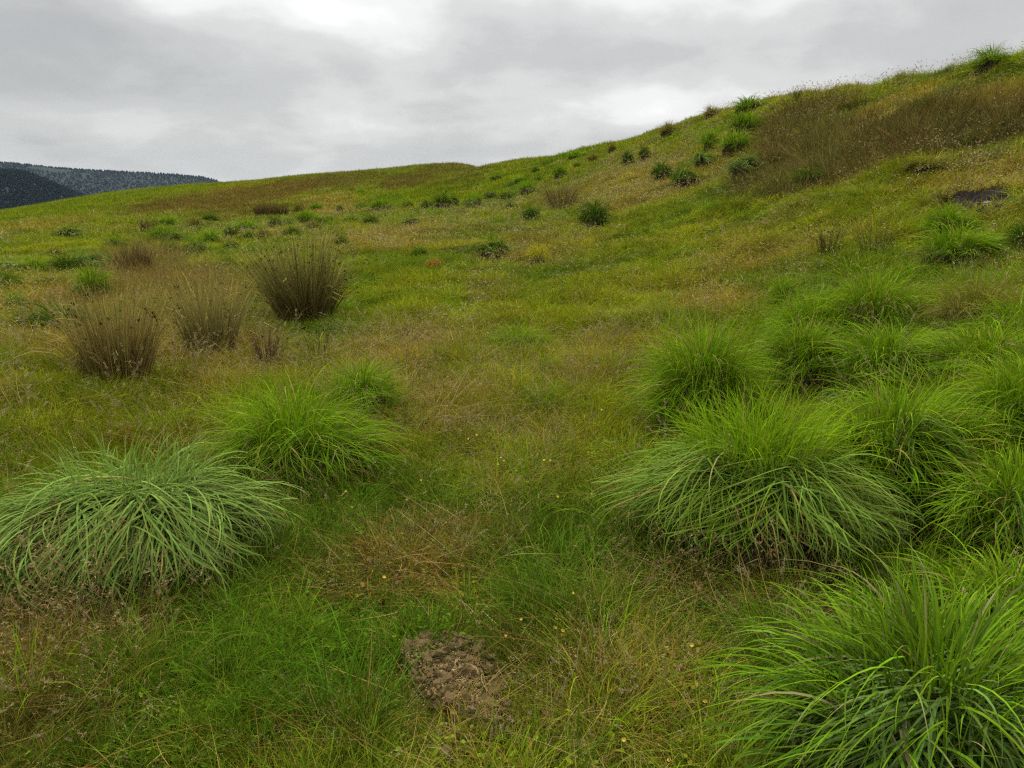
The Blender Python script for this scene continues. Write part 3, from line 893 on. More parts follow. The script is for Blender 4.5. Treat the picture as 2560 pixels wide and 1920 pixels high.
def dome_blades(n, W, H, wid, nseg, cols, wind):
    """leaves that comb down over a dome and hang to the ground round its rim"""
    S = nseg + 1
    t = np.linspace(0, 1, S)[None]
    m = max(24, n // 16)                                 # leaves lie in combed locks
    la = U(0, 2 * np.pi, m); ls = rng.normal(0, .22, m); ll = U(.80, 1.06, m); lf = np.abs(rng.normal(0, .40, m)); lz = U(-.06, .10, m)
    k = rng.integers(0, m, n)
    az0 = la[k] + rng.normal(0, .10, n)
    lay = ll[k] * U(.62, 1.0, n) ** .55
    f0 = np.abs(lf[k] + rng.normal(0, .15, n)); f1 = np.minimum(f0 + U(.7, 1.5, n), U(1.3, 2.05, n))
    f0 = np.minimum(f0, f1 - .5)
    phi = f0[:, None] + (f1 - f0)[:, None] * t ** .9
    lift = lay[:, None] * (1 - .40 * (1 - t) ** 2.2) * (1 + (lz[k] + U(-.03, .06, n))[:, None] * np.sin(np.pi * t))
    a = az0[:, None] + (ls[k] + rng.normal(0, .14, n))[:, None] * t
    if wind[0] or wind[1]:
        wa = math.atan2(wind[1], wind[0]); a = a + .5 * math.hypot(*wind) * np.sin(wa - a) * t
    q = np.minimum(phi, np.pi / 2)
    r = W * .5 * np.sin(q) ** .9 * lift
    hang = np.maximum(phi - 1.42, 0)
    z = H * (.28 + .72 * (1 - np.sin(q) ** 1.7)) * lift - hang * H * .65
    ph = rng.uniform(0, 6.28, 3)
    lob = 1 + .09 * np.sin(az0 + ph[0])[:, None] + .08 * np.sin(az0 * 3 + ph[1])[:, None] + .07 * np.sin(az0 * 7 + ph[2])[:, None]
    kink = (rng.random(n) < .14) * U(.2, .6, n)
    z = z - kink[:, None] * H * np.maximum(t - .55, 0)
    P = np.stack([r * lob * np.cos(a), r * lob * np.sin(a), z], -1)
    # several growing points in one stool, so the leaves do not all spring from one centre
    sub = disc(6, W * .15)[rng.integers(0, 5, m)][k] + np.c_[rng.normal(0, W * .035, (n, 2)), np.zeros(n)]
    P[..., :2] += sub[:, None, :2] * (1 - .75 * t)[..., None]
    nor = np.stack([np.sin(phi + .2) * np.cos(a), np.sin(phi + .2) * np.sin(a), np.cos(phi + .2) + .05], -1)
    C = vary(cols, n, .34, .10); tip = C * np.array([1.15, 1.05, .95])
    br = rng.random(n) < .09; tip[br] = vary((.34, .24, .10), br.sum(), .3, .1)
    dd = rng.random(n) < .035; C[dd] = vary(TAN, dd.sum(), .3, .1); tip[dd] = C[dd]
    return strip(P, nor, U(.7, 1.25, n) * wid, C, tip, rng.normal(0, .28, n))

def tussock_blades(n, W, H, kind, wid, nseg, ground=None, wind=(0, 0), solo=False):
    """leaves of one tussock about W wide and H tall, root of the clump at the origin"""
    if kind in ('droop', 'pale'):
        k = int(n * (.86 if kind == 'droop' else .94))
        a = dome_blades(k, W, H * .92, wid, nseg, GLAUC if kind == 'droop' else PALE, wind)
        m = n - k
        rt = disc(m, W * .22, H * .62); az = np.arctan2(rt[:, 1], rt[:, 0]) + U(-1, 1, m)
        c = vary(FRESH if kind == 'droop' else PALE, m, .25, .08)
        b = ribbons(rt, az, U(0, .8, m), U(.4, 1.4, m), U(.25, .55, m) * H, U(.6, 1, m) * wid * .8, nseg, 1.2, U(-.5, .5, m), U(-.5, .5, m), U(-.8, .8, m), c, c * np.array([1.2, 1.05, .9]))
        return join([a, b])
    if kind in ('fresh', 'dark', 'olive') and not solo:
        k = int(n * .45)
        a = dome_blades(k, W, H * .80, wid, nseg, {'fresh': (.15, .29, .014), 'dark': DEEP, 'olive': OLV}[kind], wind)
        return join([a, tussock_blades(n - k, W * .85, H, kind, wid, nseg, ground, wind, True)])
    rb = W * .30
    root = disc(n, rb, 0)
    q = np.hypot(root[:, 0], root[:, 1]) / rb
    root[:, 2] = H * .62 * (1 - .55 * q ** 2) * U(.6, 1.0, n)
    az = np.arctan2(root[:, 1], root[:, 0]) + U(-.7, .7, n)
    u = rng.random(n)
    col = {'droop': GLAUC, 'fresh': FRESH, 'dark': DEEP, 'yellow': YELL, 'pale': PALE, 'olive': OLV}[kind]
    if kind in ('droop', 'pale', 'dark'):
        fr = u < (.22 if kind != 'dark' else .35)          # upright young leaves at the crown
        L = np.where(fr, U(.3, .6, n) * H, U(.6, 1.15, n) * (W * .34 + H * .38))
        th0 = np.where(fr, U(.0, .7, n), .25 + .75 * q * U(.6, 1.2, n))
        bend = np.where(fr, U(.4, 1.3, n), U(1.4, 2.3, n))
        c1 = vary(col, n, .22, .08); c2 = vary(FRESH if kind != 'dark' else (.13, .25, .014), n, .25, .08)
        C = np.where(fr[:, None], c2, c1)
        p = np.where(fr, 1.5, 1.0)
        pw = .8
    else:
        fr = u < .55
        L = np.where(fr, U(.35, .68, n) * H, U(.6, 1.1, n) * (W * .32 + H * .36))
        th0 = np.where(fr, U(.0, .6, n) * (.4 + q), .25 + .7 * q * U(.5, 1.2, n))
        bend = np.where(fr, U(.2, 1.2, n), U(1.1, 2.1, n))
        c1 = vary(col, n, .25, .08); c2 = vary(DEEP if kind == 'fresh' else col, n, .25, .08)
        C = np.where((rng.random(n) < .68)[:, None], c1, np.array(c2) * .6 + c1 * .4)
        pw = 1.0
    if wind[0] or wind[1]:
        wa = math.atan2(wind[1], wind[0]); s = math.hypot(*wind)
        az = az + s * np.sin(wa - az)
        th0 = np.clip(th0 + s * .35 * np.cos(az - wa), 0, None)
    dead = rng.random(n) < .05
    C[dead] = vary(TAN, dead.sum(), .3, .1)
    tip = C * np.array([1.2, 1.05, .9])
    br = rng.random(n) < .12; tip[br] = vary((.36, .26, .10), br.sum(), .3, .1)
    w = U(.7, 1.2, n) * wid
    return ribbons(root, az, th0, bend, L, w, nseg, pw, U(-.5, .5, n), U(-.5, .5, n), U(-.9, .9, n), C, tip)

def thatch_mesh(name, W, H, n, ground=None):
    """the brown dead leaves and the stool at the foot of a tussock"""
    root = disc(n, W * .28, 0); q = np.hypot(root[:, 0], root[:, 1]) / (W * .28)
    root[:, 2] = H * .42 * (1 - .8 * q) * U(.3, 1, n)
    az = np.arctan2(root[:, 1], root[:, 0]) + U(-.8, .8, n)
    col = vary(THATCH, n, .4, .12)
    b = ribbons(root, az, U(.7, 1.5, n), U(.6, 1.4, n), U(.5, 1.0, n) * W * .30, U(.6, 1.3, n) * max(.006, W * .007), 3, 1.0, U(-1, 1, n), U(-1, 1, n), 0.0, col, None, floor=ground)
    # stool: an uneven dome
    S, T = 14, 6
    V, F = [], []
    for i in range(T):
        f = i / (T - 1) * math.pi / 2
        for k in range(S):
            a = 2 * math.pi * k / S
            rr = W * .27 * math.cos(f) * rng.uniform(.85, 1.12); zz = H * .46 * math.sin(f) - .03
            x_, y_ = rr * math.cos(a), rr * math.sin(a)
            if i == 0: zz = -.12
            V.append((x_, y_, zz))
    for i in range(T - 1):
        for k in range(S):
            F.append((i * S + k, i * S + (k + 1) % S, (i + 1) * S + (k + 1) % S, (i + 1) * S + k))
    V = np.array(V); F = np.array(F)
    C = vary((.060, .045, .026), len(V), .3, .1)
    v, f, c = join([b, (V, F, C)])
    return mesh_from(name, v, f, c, MAT_LEAF)

def fit(V, W, H, ground=None, deep=1.0):
    """stretch a clump so that it is W wide and H tall, and keep its leaves off the soil"""
    V = V.copy()
    w = 2 * np.percentile(np.hypot(V[:, 0], V[:, 1]), 96); h = np.percentile(V[:, 2], 99.3)
    V[:, 0] *= W / w; V[:, 1] *= deep * W / w; V[:, 2] *= H / h
    g = ground(V[:, 0], V[:, 1]) if ground else -.02
    V[:, 2] = np.where(V[:, 2] < g + .01, np.maximum(V[:, 2], g + .004 + .02 * np.abs(np.sin(V[:, 0] * 90))), V[:, 2])
    return V
def place(x0, x1, y0, y1, deep=.20):
    """centre, width and height of a clump whose outline spans these columns and rows of the photograph"""
    px = .5 * (x0 + x1)
    f = hit(px, y1); r = math.hypot(f.x, f.y)
    W = (x1 - x0) * dist(f) / FPX
    for _ in range(2):
        rc = r + deep * W
        c = Vector((f.x / r * rc, f.y / r * rc, 0)); c.z = float(height(np.array([c.x]), np.array([c.y]))[0])
        W = (x1 - x0) * dist(c) / FPX
    d = pix_dir(px, y0)
    H = CAM_Z + d[2] / math.hypot(d[0], d[1]) * rc - c.z
    return c, W, max(H, .16 * W)

def local_ground(c):
    return lambda x, y: height(x + c.x, y + c.y) - c.z

G_T = 'grass tussocks on the moor'
def big_tussock(x0, x1, y0, y1, kind, n, wid, label, leaf_parts=0, wind=(0, 0), extra=None, name='grass_tussock'):
    """a tussock near the camera, grown on its own; its outermost leaves are single objects"""
    c, W, H = place(x0, x1, y0, y1)
    if kind == 'fresh' and x0 > 1500 and 700 < y1 < 1600: W *= 1.13; H *= 1.16          # these grow into one another
    g = local_ground(c)
    root = bpy.data.objects.new(name, None); COL.objects.link(root); root.location = c
    root.empty_display_size = .1
    tag(root, label, 'tussock', G_T)
    nseg = 9
    V, F, C = tussock_blades(n, W, H, kind, wid, nseg, g, wind)
    S = (nseg + 1) * 2
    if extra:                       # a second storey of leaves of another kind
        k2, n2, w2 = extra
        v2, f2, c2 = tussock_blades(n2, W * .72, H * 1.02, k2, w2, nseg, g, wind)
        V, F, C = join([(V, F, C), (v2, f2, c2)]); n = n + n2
    V = fit(V, W, H, g, .76)
    if leaf_parts:
        Vb = V.reshape(n, S, 3)
        to_cam = np.array([-c.x, -c.y, CAM_Z - c.z]); to_cam /= np.linalg.norm(to_cam)
        mid = Vb[:, S // 2]
        out = (mid * to_cam).sum(1) + .35 * mid[:, 2]
        order = np.argsort(-out + rng.random(n) * .10)
        pick = order[:leaf_parts]
        rest = order[leaf_parts:]
        Cb = C.reshape(n, S, 3)
        f1 = F[:nseg] - F[:nseg].min()
        for i in pick:
            o = link('leaf', mesh_from('leaf', Vb[i], f1, Cb[i], MAT_LEAF), root)
        Vr, Cr = Vb[rest].reshape(-1, 3), Cb[rest].reshape(-1, 3)
        Fr = (np.arange(len(rest)) * S)[:, None, None] + f1[None]
        me = mesh_from('leaf_mass', Vr, Fr.reshape(-1, 4), Cr, MAT_LEAF)
    else:
        me = mesh_from('leaf_mass', V, F, C, MAT_LEAF)
    tag(link('leaf_mass', me, root), kind='stuff')
    if y1 > 2000:                   # a duller, cooler green than its neighbours
        for ch in root.children: ch.color = (.80, .84, 1.25, 1)
    tag(link('dead_leaf_base', thatch_mesh('dead_leaf_base', W, H, int(60 + 60 * W), g), root), 'brown dead leaves at the foot of the tussock')
    return root

BIG = [
    # columns and rows of the outline, kind, leaves, leaf width, label, leaf parts, wind, second storey
(20, 700, 1110, 1475, 'pale', 3400, .0085, 'big pale blue-green tussock with drooping leaves at the lower left', 290, (0, 0), None),
    (500, 1010, 960, 1225, 'fresh', 1900, .0055, 'broad dull-green tussock directly behind the pale drooping one at lower left', 0, (.3, 0), None),
    (800, 1030, 900, 1050, 'fresh', 1100, .006, 'bright green tussock rising behind the broad dull-green one left of centre', 0, (.3, .1), None),
    (1540, 2215, 1000, 1420, 'droop', 3000, .0080, 'largest domed tussock on the right, yellow-green crown above drooping grey-green leaves', 290, (.25, 0), ('fresh', 1500, .006)),
    (1585, 1915, 840, 1110, 'fresh', 2380, .0075, 'bright green tussock just behind the largest dome on the right', 0, (-.1, 0), ('droop', 300, .006)),
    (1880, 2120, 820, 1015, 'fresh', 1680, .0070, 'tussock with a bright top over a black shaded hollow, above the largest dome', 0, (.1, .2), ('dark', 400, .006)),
    (2050, 2410, 830, 995, 'fresh', 2100, .0065, 'spreading tussock combed to the right, beside the black shaded hollow', 0, (.7, 0), ('droop', 300, .006)),
    (2030, 2425, 980, 1320, 'fresh', 1300, .0080, 'deep green tussock to the right of the largest dome, grey leaves hanging in front', 120, (.45, 0), ('droop', 500, .008)),
    (2390, 2720, 910, 1150, 'fresh', 1819, .0065, 'green tussock cut by the right edge halfway up the picture', 0, (.5, 0), None),
    (2345, 2690, 1145, 1430, 'fresh', 1000, .0085, 'bluish green tussock with withered tan leaves at its foot, at the right edge', 60, (.3, .1), ('droop', 200, .009)),
    (1880, 2720, 1475, 2090, 'fresh', 1900, .0095, 'nearest tussock with broad glossy leaves in the lower right corner', 280, (.15, 0), ('droop', 1000, .0095)),
    (2270, 2830, 1390, 1660, 'fresh', 1000, .0085, 'yellowish tussock swept to the right behind the broad-leaved one in the corner', 90, (.8, 0), None),
    (1910, 2150, 742, 890, 'fresh', 1540, .0070, 'fine-leaved bright tussock behind the hollow, at the edge of the tan grass', 0, (.3, .2), None),
    (2040, 2340, 690, 860, 'fresh', 1680, .0065, 'low fine-leaved tussock with a dark gap in it, second row right', 0, (.5, 0), ('olive', 300, .006)),
    (2290, 2620, 690, 850, 'olive', 1200, .0060, 'olive-green hummock of fine grass near the right edge, below the two bright tufts', 0, (.5, 0), None),
    (2330, 2650, 825, 950, 'fresh', 1680, .0065, 'green tussock with pale arching leaves at the right edge, above the cut-off one', 0, (.6, 0), None),
    (2285, 2530, 1035, 1215, 'fresh', 1500, .0070, 'green tussock between the deep green one and the one cut by the right edge', 0, (.4, 0), ('droop', 250, .007)),
    (2030, 2260, 905, 1070, 'droop', 1400, .0062, 'pale arching-leaved tussock right of the black shaded hollow', 0, (.5, 0), ('fresh', 500, .006)),
    (2430, 2660, 755, 865, 'fresh', 1200, .0065, 'small green tussock at the right edge above the one with pale arching leaves', 0, (.4, 0), None),
    (2285, 2440, 505, 607, 'fresh', 900, .0090, 'vivid green rounded tuft below the dark peat scar on the right', 0, (.35, 0), None),
    (2265, 2525, 555, 664, 'fresh', 1300, .0085, 'vivid green wide tuft in front of the rounded one, below the peat scar', 0, (.5, 0), None),
    (1912, 1992, 690, 770, 'fresh', 500, .0070, 'small spiky green tuft at the left end of the fine-leaved tussocks on the right', 0, (0, 0), None),
    (1195, 1400, 808, 885, 'fresh', 900, .0040, 'low bluish-green grass cushion in the middle of the pasture', 0, (.2, 0), None),
]
for row in BIG:
    big_tussock(*row)

# smaller tussocks farther off: a few grown once, then copied
def make_kind(kind, n, wid):
    V, F, C = tussock_blades(n, 1.0, .52, kind, wid, 6)
    leaves = mesh_from('leaf_mass', fit(V, 1.0, .52), F, C, MAT_LEAF_FAR)
    return leaves, thatch_mesh('dead_leaf_base', 1.0, .52, 70)
KINDS = {k: [make_kind(k, n, w) for _ in range(3)] for k, n, w in (('droop', 420, .017), ('fresh', 520, .014), ('dark', 480, .015), ('yellow', 380, .014), ('pale', 420, .017), ('olive', 460, .014))}
_cnt = [0]
def small_tussock(px, py, wpx, hpx, kind, label, tint=(1, 1, 1)):
    c, W, H = place(px - wpx / 2, px + wpx / 2, py - hpx, py + 2, .2)
    W *= 1.25; H = max(H * 1.3, 1.05 * W * hpx / wpx)
    leaves, th = KINDS[kind][_cnt[0] % 3]; _cnt[0] += 1
    root = bpy.data.objects.new('grass_tussock', None); COL.objects.link(root)
    root.location = (c.x, c.y, c.z - .02); root.rotation_euler = (0, 0, rng.uniform(0, 6.28))
    root.scale = (W * 1.0, W * 1.0, H / .52)
    tag(root, label, 'tussock', G_T)
    lo = tag(link('leaf_mass', leaves, root), kind='stuff')
    v = rng.uniform(.85, 1.15) * {'droop': .62, 'pale': .85, 'fresh': .92, 'dark': .85}.get(kind, 1.0)
    lo.color = (tint[0] * v, tint[1] * v, tint[2] * v, 1)
    link('dead_leaf_base', th, root)
    return root

SF = 'tiny green tussock on the far slope below the brown skyline knoll'
SH = 'tiny green tussock high on the middle slope near the skyline'
MID = [
    (165, 689, 68, 40, 'dark', 'dark drooping tussock left of the windswept bright tuft at the left side'),
    (235, 748, 84, 62, 'fresh', 'bright windswept tuft with a dark right side, in the tan grass at left'),
    (140, 836, 172, 56, 'dark', 'wide low dark-green tussock behind the tall brown rushes at left'),
    (18, 725, 56, 34, 'dark', 'dark green tussock cut by the left edge'),
    (40, 768, 42, 30, 'fresh', 'small green tuft with a brown foot near the left edge, above the tan grass'),
    (129, 716, 62, 20, 'dark', 'low flat dark tuft just under the dark drooping tussock at left'),
    (90, 679, 56, 26, 'fresh', 'small green tuft directly left of the dark drooping tussock'),
    (30, 680, 62, 26, 'pale', 'low pale tuft by the left edge, above the dark edge tussock'),
    (229, 675, 78, 40, 'pale', 'pale combed tussock to the right of the dark drooping one'),
    (183, 590, 62, 22, 'droop', 'grey-green tussock standing alone far off on the left slope'),
    (137, 641, 32, 18, 'olive', 'small olive tuft between the far grey-green tussock and the dark drooping one'),
    (288, 622, 42, 24, 'droop', 'grey-green tuft at the left end of the crowded band of tussocks'), (308, 628, 26, 20, 'dark', 'tiny dark tuft at the left end of the crowded band, between two paler tufts'), (334, 634, 36, 20, 'pale', 'pale tuft just behind the dark reddish rush clump'), (342, 619, 30, 18, 'fresh', 'small bright tuft above the pale tuft behind the dark reddish rush clump'),
    (408, 604, 66, 34, 'fresh', 'broad green mound below the small far brown rush clump'), (440, 609, 60, 34, 'droop', 'broad grey-green mound above the round dark tuft in the crowded band'), (420, 565, 46, 22, 'fresh', 'green tuft to the right of the small far brown rush clump'),
    (430, 641, 46, 28, 'dark', 'round dark tuft to the left of the grey drooping tussock in the crowded band'),
    (493, 637, 62, 38, 'droop', 'grey drooping tussock in the crowded band, left above the large rush clump'),
    (581, 625, 44, 22, 'dark', 'flat-topped dark green tuft right of the grey drooping tussock'),
    (559, 641, 36, 18, 'fresh', 'little green tuft under the flat-topped dark one'),
    (571, 671, 54, 30, 'fresh', 'rich green tuft just left of the top of the large rush clump'),
    (527, 679, 34, 22, 'dark', 'small dark tuft touching the rich green one on its left'),
    (645, 679, 44, 24, 'dark', 'small dark tuft tucked against the left top of the large rush clump'),
    (527, 613, 60, 34, 'fresh', 'green mound right above the grey drooping tussock in the crowded band'), (577, 591, 40, 22, 'dark', 'dark tuft above the flat-topped dark green tuft'), (625, 599, 42, 20, 'dark', 'flat dark tuft beside an olive one, above the rush clump tips'), (660, 599, 40, 26, 'olive', 'olive tuft to the right of the flat dark one, above the rush clump tips'),
    (730, 592, 42, 22, 'dark', 'single dark tuft at the right end of the crowded band'),
    (615, 579, 68, 26, 'fresh', 'widest light green mound in the upper part of the crowded band'), (690, 569, 34, 22, 'dark', 'dark tuft right of the widest light green mound in the crowded band'), (720, 563, 34, 20, 'fresh', 'round green tuft next to the dark one, under the two brown rush clumps'), (486, 569, 46, 24, 'olive', 'olive-brown tuft at the upper left of the crowded band'),
    (525, 554, 38, 16, 'dark', 'dark flat tuft at the upper edge of the crowded band'), (525, 565, 28, 12, 'droop', 'tiny grey tuft right below the dark flat one at the upper edge of the band'), (752, 547, 30, 16, 'olive', 'small olive tuft below right of the two brown rush clumps'), (768, 557, 56, 26, 'fresh', 'broad green mound right of the two brown rush clumps'),
    (802, 559, 40, 18, 'fresh', 'green tuft at the right of the broad mound, beside the tan grass'), (790, 527, 38, 20, 'fresh', 'dome-shaped green tuft at the edge of the pinkish far grass'), (782, 573, 42, 18, 'olive', 'low olive tuft at the lower right end of the crowded band'), (750, 530, 36, 20, 'olive', 'rounded olive tuft immediately right of the two brown rush clumps'),
    (927, 564, 46, 22, 'dark', 'left one of two small dark tufts on tan grass above the centre-left pasture'),
    (1027, 564, 36, 24, 'droop', 'right one of two small tufts on tan grass above the centre-left pasture'),
    (852, 616, 46, 24, 'dark', 'lone dark tuft with a brown skirt right of the rush clump tips'),
    (1049, 640, 42, 20, 'dark', 'small dark tuft left below the shaggy grey-green tussock in mid pasture'),
    (1228, 650, 90, 58, 'droop', 'shaggy grey-green tussock standing alone in the middle of the pasture'),
    (1106, 521, 60, 36, 'dark', 'dark broad tussock in the row at the foot of the far slope, centre'),
    (1138, 514, 34, 26, 'droop', 'greyish tuft joined to the right of the dark broad tussock in the row'),
    (1184, 519, 52, 30, 'droop', 'light green leafy tussock at the right end of the row, centre'),
    (1067, 521, 28, 20, 'dark', 'small dark tuft touching the left of the dark broad tussock in the row'), (1021, 519, 36, 18, 'fresh', 'flat green tuft second left of the dark broad tussock in the row'), (955, 527, 74, 26, 'fresh', 'wide low green mound at the left part of the row of tussocks'), (907, 523, 32, 16, 'droop', 'grey tuft at the left end of the wide low mound in the row'), (880, 553, 46, 18, 'fresh', 'low bright mound below the left end of the row, edged by tan grass'),
    (850, 529, 20, 14, 'dark', 'tiny dark tuft left of the row of tussocks at the foot of the slope'), (822, 555, 30, 16, 'fresh', 'small tuft between the crowded band and the low bright mound'), (903, 483, 26, 12, 'fresh', SF), (880, 478, 24, 10, 'olive', SF), (960, 462, 24, 9, 'olive', SF),
    (1084, 672, 38, 24, 'olive', 'small brownish dry tuft left of the shaggy grey-green tussock', (1.9, 1.1, 1.2)),
    (1486, 570, 80, 54, 'dark', 'dark rounded tussock standing alone on the slope right of centre'),
    (1327, 552, 46, 32, 'dark', 'small round dark tussock left of the larger dark rounded one'),
    (1347, 660, 56, 44, 'yellow', 'yellow-green spiky tuft right of the shaggy grey-green tussock'),
    (1278, 521, 28, 22, 'droop', 'small grey tuft left above the small round dark tussock'),
    (1226, 497, 36, 22, 'droop', 'grey tuft at the foot of the far slope above the row of tussocks'),
    (1319, 484, 54, 28, 'fresh', 'bright green flat tuft on the middle slope left of the brown rush patch'),
    (1268, 501, 42, 18, 'dark', 'dark flat tuft between the grey tuft and the bright green flat tuft'), (1399, 445, 40, 28, 'fresh', 'bushy green tuft high on the middle slope above the brown rush patch'),
    (1568, 408, 30, 24, 'dark', 'left one of two dark tufts just below the skyline'), (1610, 398, 30, 26, 'dark', 'right one of two dark tufts just below the skyline'),
    (1530, 380, 26, 20, 'olive', 'olive tuft right on the skyline left of the two dark tufts'), (1484, 402, 36, 16, 'olive', 'flat olive tuft below the skyline left of the two dark tufts'), (1240, 451, 32, 16, 'droop', 'grey tuft below the point where the near ridge leaves the far one'), (1443, 418, 20, 12, 'dark', SH),
    (1339, 432, 22, 14, 'dark', SH), (1345, 451, 22, 14, 'droop', SH), (1300, 455, 34, 14, 'fresh', SH), (1440, 395, 60, 18, 'fresh', 'long green strip of grass right under the skyline of the middle slope'),
    (1654, 450, 54, 36, 'dark', 'left dark one of the pair of tussocks side by side on the bank'),
    (1707, 467, 60, 50, 'droop', 'right taller one of the pair of tussocks side by side on the bank'),
    (1757, 416, 54, 34, 'pale', 'silvery rounded tussock above the pair on the bank'),
    (1859, 440, 80, 46, 'pale', 'silvery shaggy tussock at the left foot of the brown rush bed'),
    (1775, 371, 50, 36, 'fresh', 'left small one of the bright green tufts beside the rush bed'),
    (1837, 385, 82, 46, 'fresh', 'middle large one of the bright green tufts beside the rush bed'),
    (1862, 336, 90, 40, 'fresh', 'uppermost of the bright green tufts beside the rush bed'),
    (1670, 336, 48, 26, 'olive', 'lower spiky tuft standing out on the skyline of the bank'),
    (1779, 294, 44, 24, 'olive', 'upper spiky tuft standing out on the skyline of the bank'),
    (1872, 274, 88, 26, 'fresh', 'bright green tuft on the skyline where the brown rushes begin'),
    (2473, 182, 72, 40, 'fresh', 'bright green tuft on the skyline near the top right corner'),
    (2022, 456, 76, 26, 'dark', 'low green hummock under the lower edge of the brown rush bed'),
    (2310, 430, 90, 22, 'olive', 'low dark hummock left above the peat scar'),
    (2555, 620, 60, 50, 'dark', 'dark tussock half cut by the right edge beside the vivid green tufts'),
]
for row in MID:
    small_tussock(*row[:6], *(row[6:]))

# ------------------------------------------------------------------ rush clumps
def rush_mesh(n, W, H, base, tip, spread, heads, thick=.0042):
    rb = W * .25
    root = disc(n, rb, -.03)
    q = np.hypot(root[:, 0], root[:, 1]) / rb
    az = np.arctan2(root[:, 1], root[:, 0]) + U(-.6, .6, n)
    th0 = spread * (.8 * q * U(.4, 1.3, n) + np.abs(rng.normal(0, .15, n)))
    bend = U(0, .45, n) + (rng.random(n) < .10) * U(.5, 1.9, n)
    L = H * np.clip(rng.normal(.84, .19, n), .3, 1.2)
    col = vary(base, n, .5, .16); tc = vary(tip, n, .5, .14)  # tan tips on darker bases, with lit tips and self-shade painted in
    a = ribbons(root, az, th0, bend, L, U(.75, 1.25, n) * thick, 5, 1.6, 0.0, U(-1.6, 1.6, n), U(-.6, .6, n), col, tc, prof=lambda t: 1 - .7 * t ** 2)
    V = a[0].reshape(n, 6, 2, 3).mean(2)
    hp = None
    if heads:
        k = rng.choice(n, heads, replace=False)
        f = U(.1, .9, heads)[:, None]
        p = V[k, 4] * (1 - f) + V[k, 5] * f
        parts = []
        for _ in range(4):
            parts.append(ribbons(p + rng.normal(0, .004, p.shape), U(0, 6.28, heads), U(.2, 2.4, heads), U(0, .3, heads), U(.014, .026, heads), U(.008, .014, heads), 2, 1, 0.0,
                                 U(-1.5, 1.5, heads), 0.0, vary((.045, .026, .014), heads, .35, .1), None, prof=lambda t: .4 + .6 * np.sin(np.pi * t)))
        hp = join(parts)
    m = int(n * .12)
    dead = ribbons(disc(m, rb * 1.1, 0), U(0, 6.28, m), U(.7, 1.45, m), U(.1, .8, m), U(.3, .6, m) * H, np.full(m, thick), 4, 1.2, U(-.6, .6, m), U(-1, 1, m), 0.0,
                   vary((.27, .185, .095), m, .35, .1), None, floor=lambda x, y: 0 * x)
    return a, hp, dead
def rush_clump(px, py, wpx, hpx, n, label, base, tip, spread=.62, heads=0, thick=.0042):
    c = hit(px, py); d = dist(c)
    W, H = wpx * d / FPX, hpx * d / FPX * 1.22
    root = bpy.data.objects.new('rush_clump', None); COL.objects.link(root); root.location = (c.x, c.y, c.z - .02)
    tag(root, label, 'rushes', 'rush clumps on the moor')
    a, hp, dead = rush_mesh(n, W, H, base, tip, spread, heads, thick)
    tag(link('stems', mesh_from('stems', *a, MAT_STEM), root), kind='stuff')
    if hp: tag(link('seed_clusters', mesh_from('seed_clusters', *hp, MAT_STEM), root), 'small dark brown seed clusters near the stem tips', kind='stuff')
    tag(link('fallen_stems', mesh_from('fallen_stems', *dead, MAT_STEM), root), 'pale dead stems fallen round the foot', kind='stuff')
DKR = ((.15, .115, .030), (.46, .41, .09))
rush_clump(765, 806, 205, 178, 950, 'large dark rush clump with brown seed clusters, left of centre', *DKR, .50, 150, .0085)
rush_clump(300, 950, 235, 165, 650, 'reddish brown rush clump with fallen pale stems, at left', (.25, .175, .042), (.48, .39, .095), .30, 45, .0075)
rush_clump(530, 890, 175, 155, 430, 'olive rush clump between the reddish brown one and the large dark one', (.26, .205, .05), (.48, .40, .105), .34, 35, .0075)
rush_clump(672, 925, 95, 95, 130, 'thin orange-brown rush clump in front of the large dark one', (.17, .095, .04), (.24, .15, .06), .25, 10, .0065)
rush_clump(800, 905, 70, 100, 45, 'few upright thin green rushes to the right of the orange-brown clump', (.07, .07, .02), (.13, .13, .04), .25, 10, .0042)
rush_clump(338, 692, 100, 58, 420, 'dark reddish rush clump farther off behind the windswept bright tuft', (.095, .050, .022), (.18, .115, .05), .35, 0, .009)
rush_clump(374, 582, 56, 28, 200, 'small far brown rush clump above the crowded band of tussocks', (.10, .06, .025), (.17, .11, .045), .35, 0, .014)
rush_clump(659, 542, 66, 30, 260, 'left one of two brown rush clumps behind the crowded band', (.095, .055, .024), (.15, .10, .04), .4, 0, .016)
rush_clump(700, 542, 56, 28, 220, 'right one of two brown rush clumps behind the crowded band', (.09, .058, .024), (.15, .105, .04), .4, 0, .016)
rush_clump(1402, 520, 110, 60, 130, 'sparse brown rush patch on the slope above the dark rounded tussock', (.10, .075, .028), (.17, .125, .05), .55, 0, .010)
rush_clump(2070, 640, 75, 60, 90, 'sparse dark rushes at the left of the pale seeding grass, right of centre', (.07, .06, .022), (.13, .11, .04), .25, 15, .0055)
rush_clump(2185, 640, 110, 66, 110, 'sparse leaning rushes left of the vivid green tufts', (.09, .085, .025), (.16, .14, .05), .35, 0, .0055)
rush_clump(1990, 252, 26, 26, 40, 'dark rushes poking up on the skyline of the bank', (.05, .045, .02), (.08, .07, .03), .2, 0, .012)

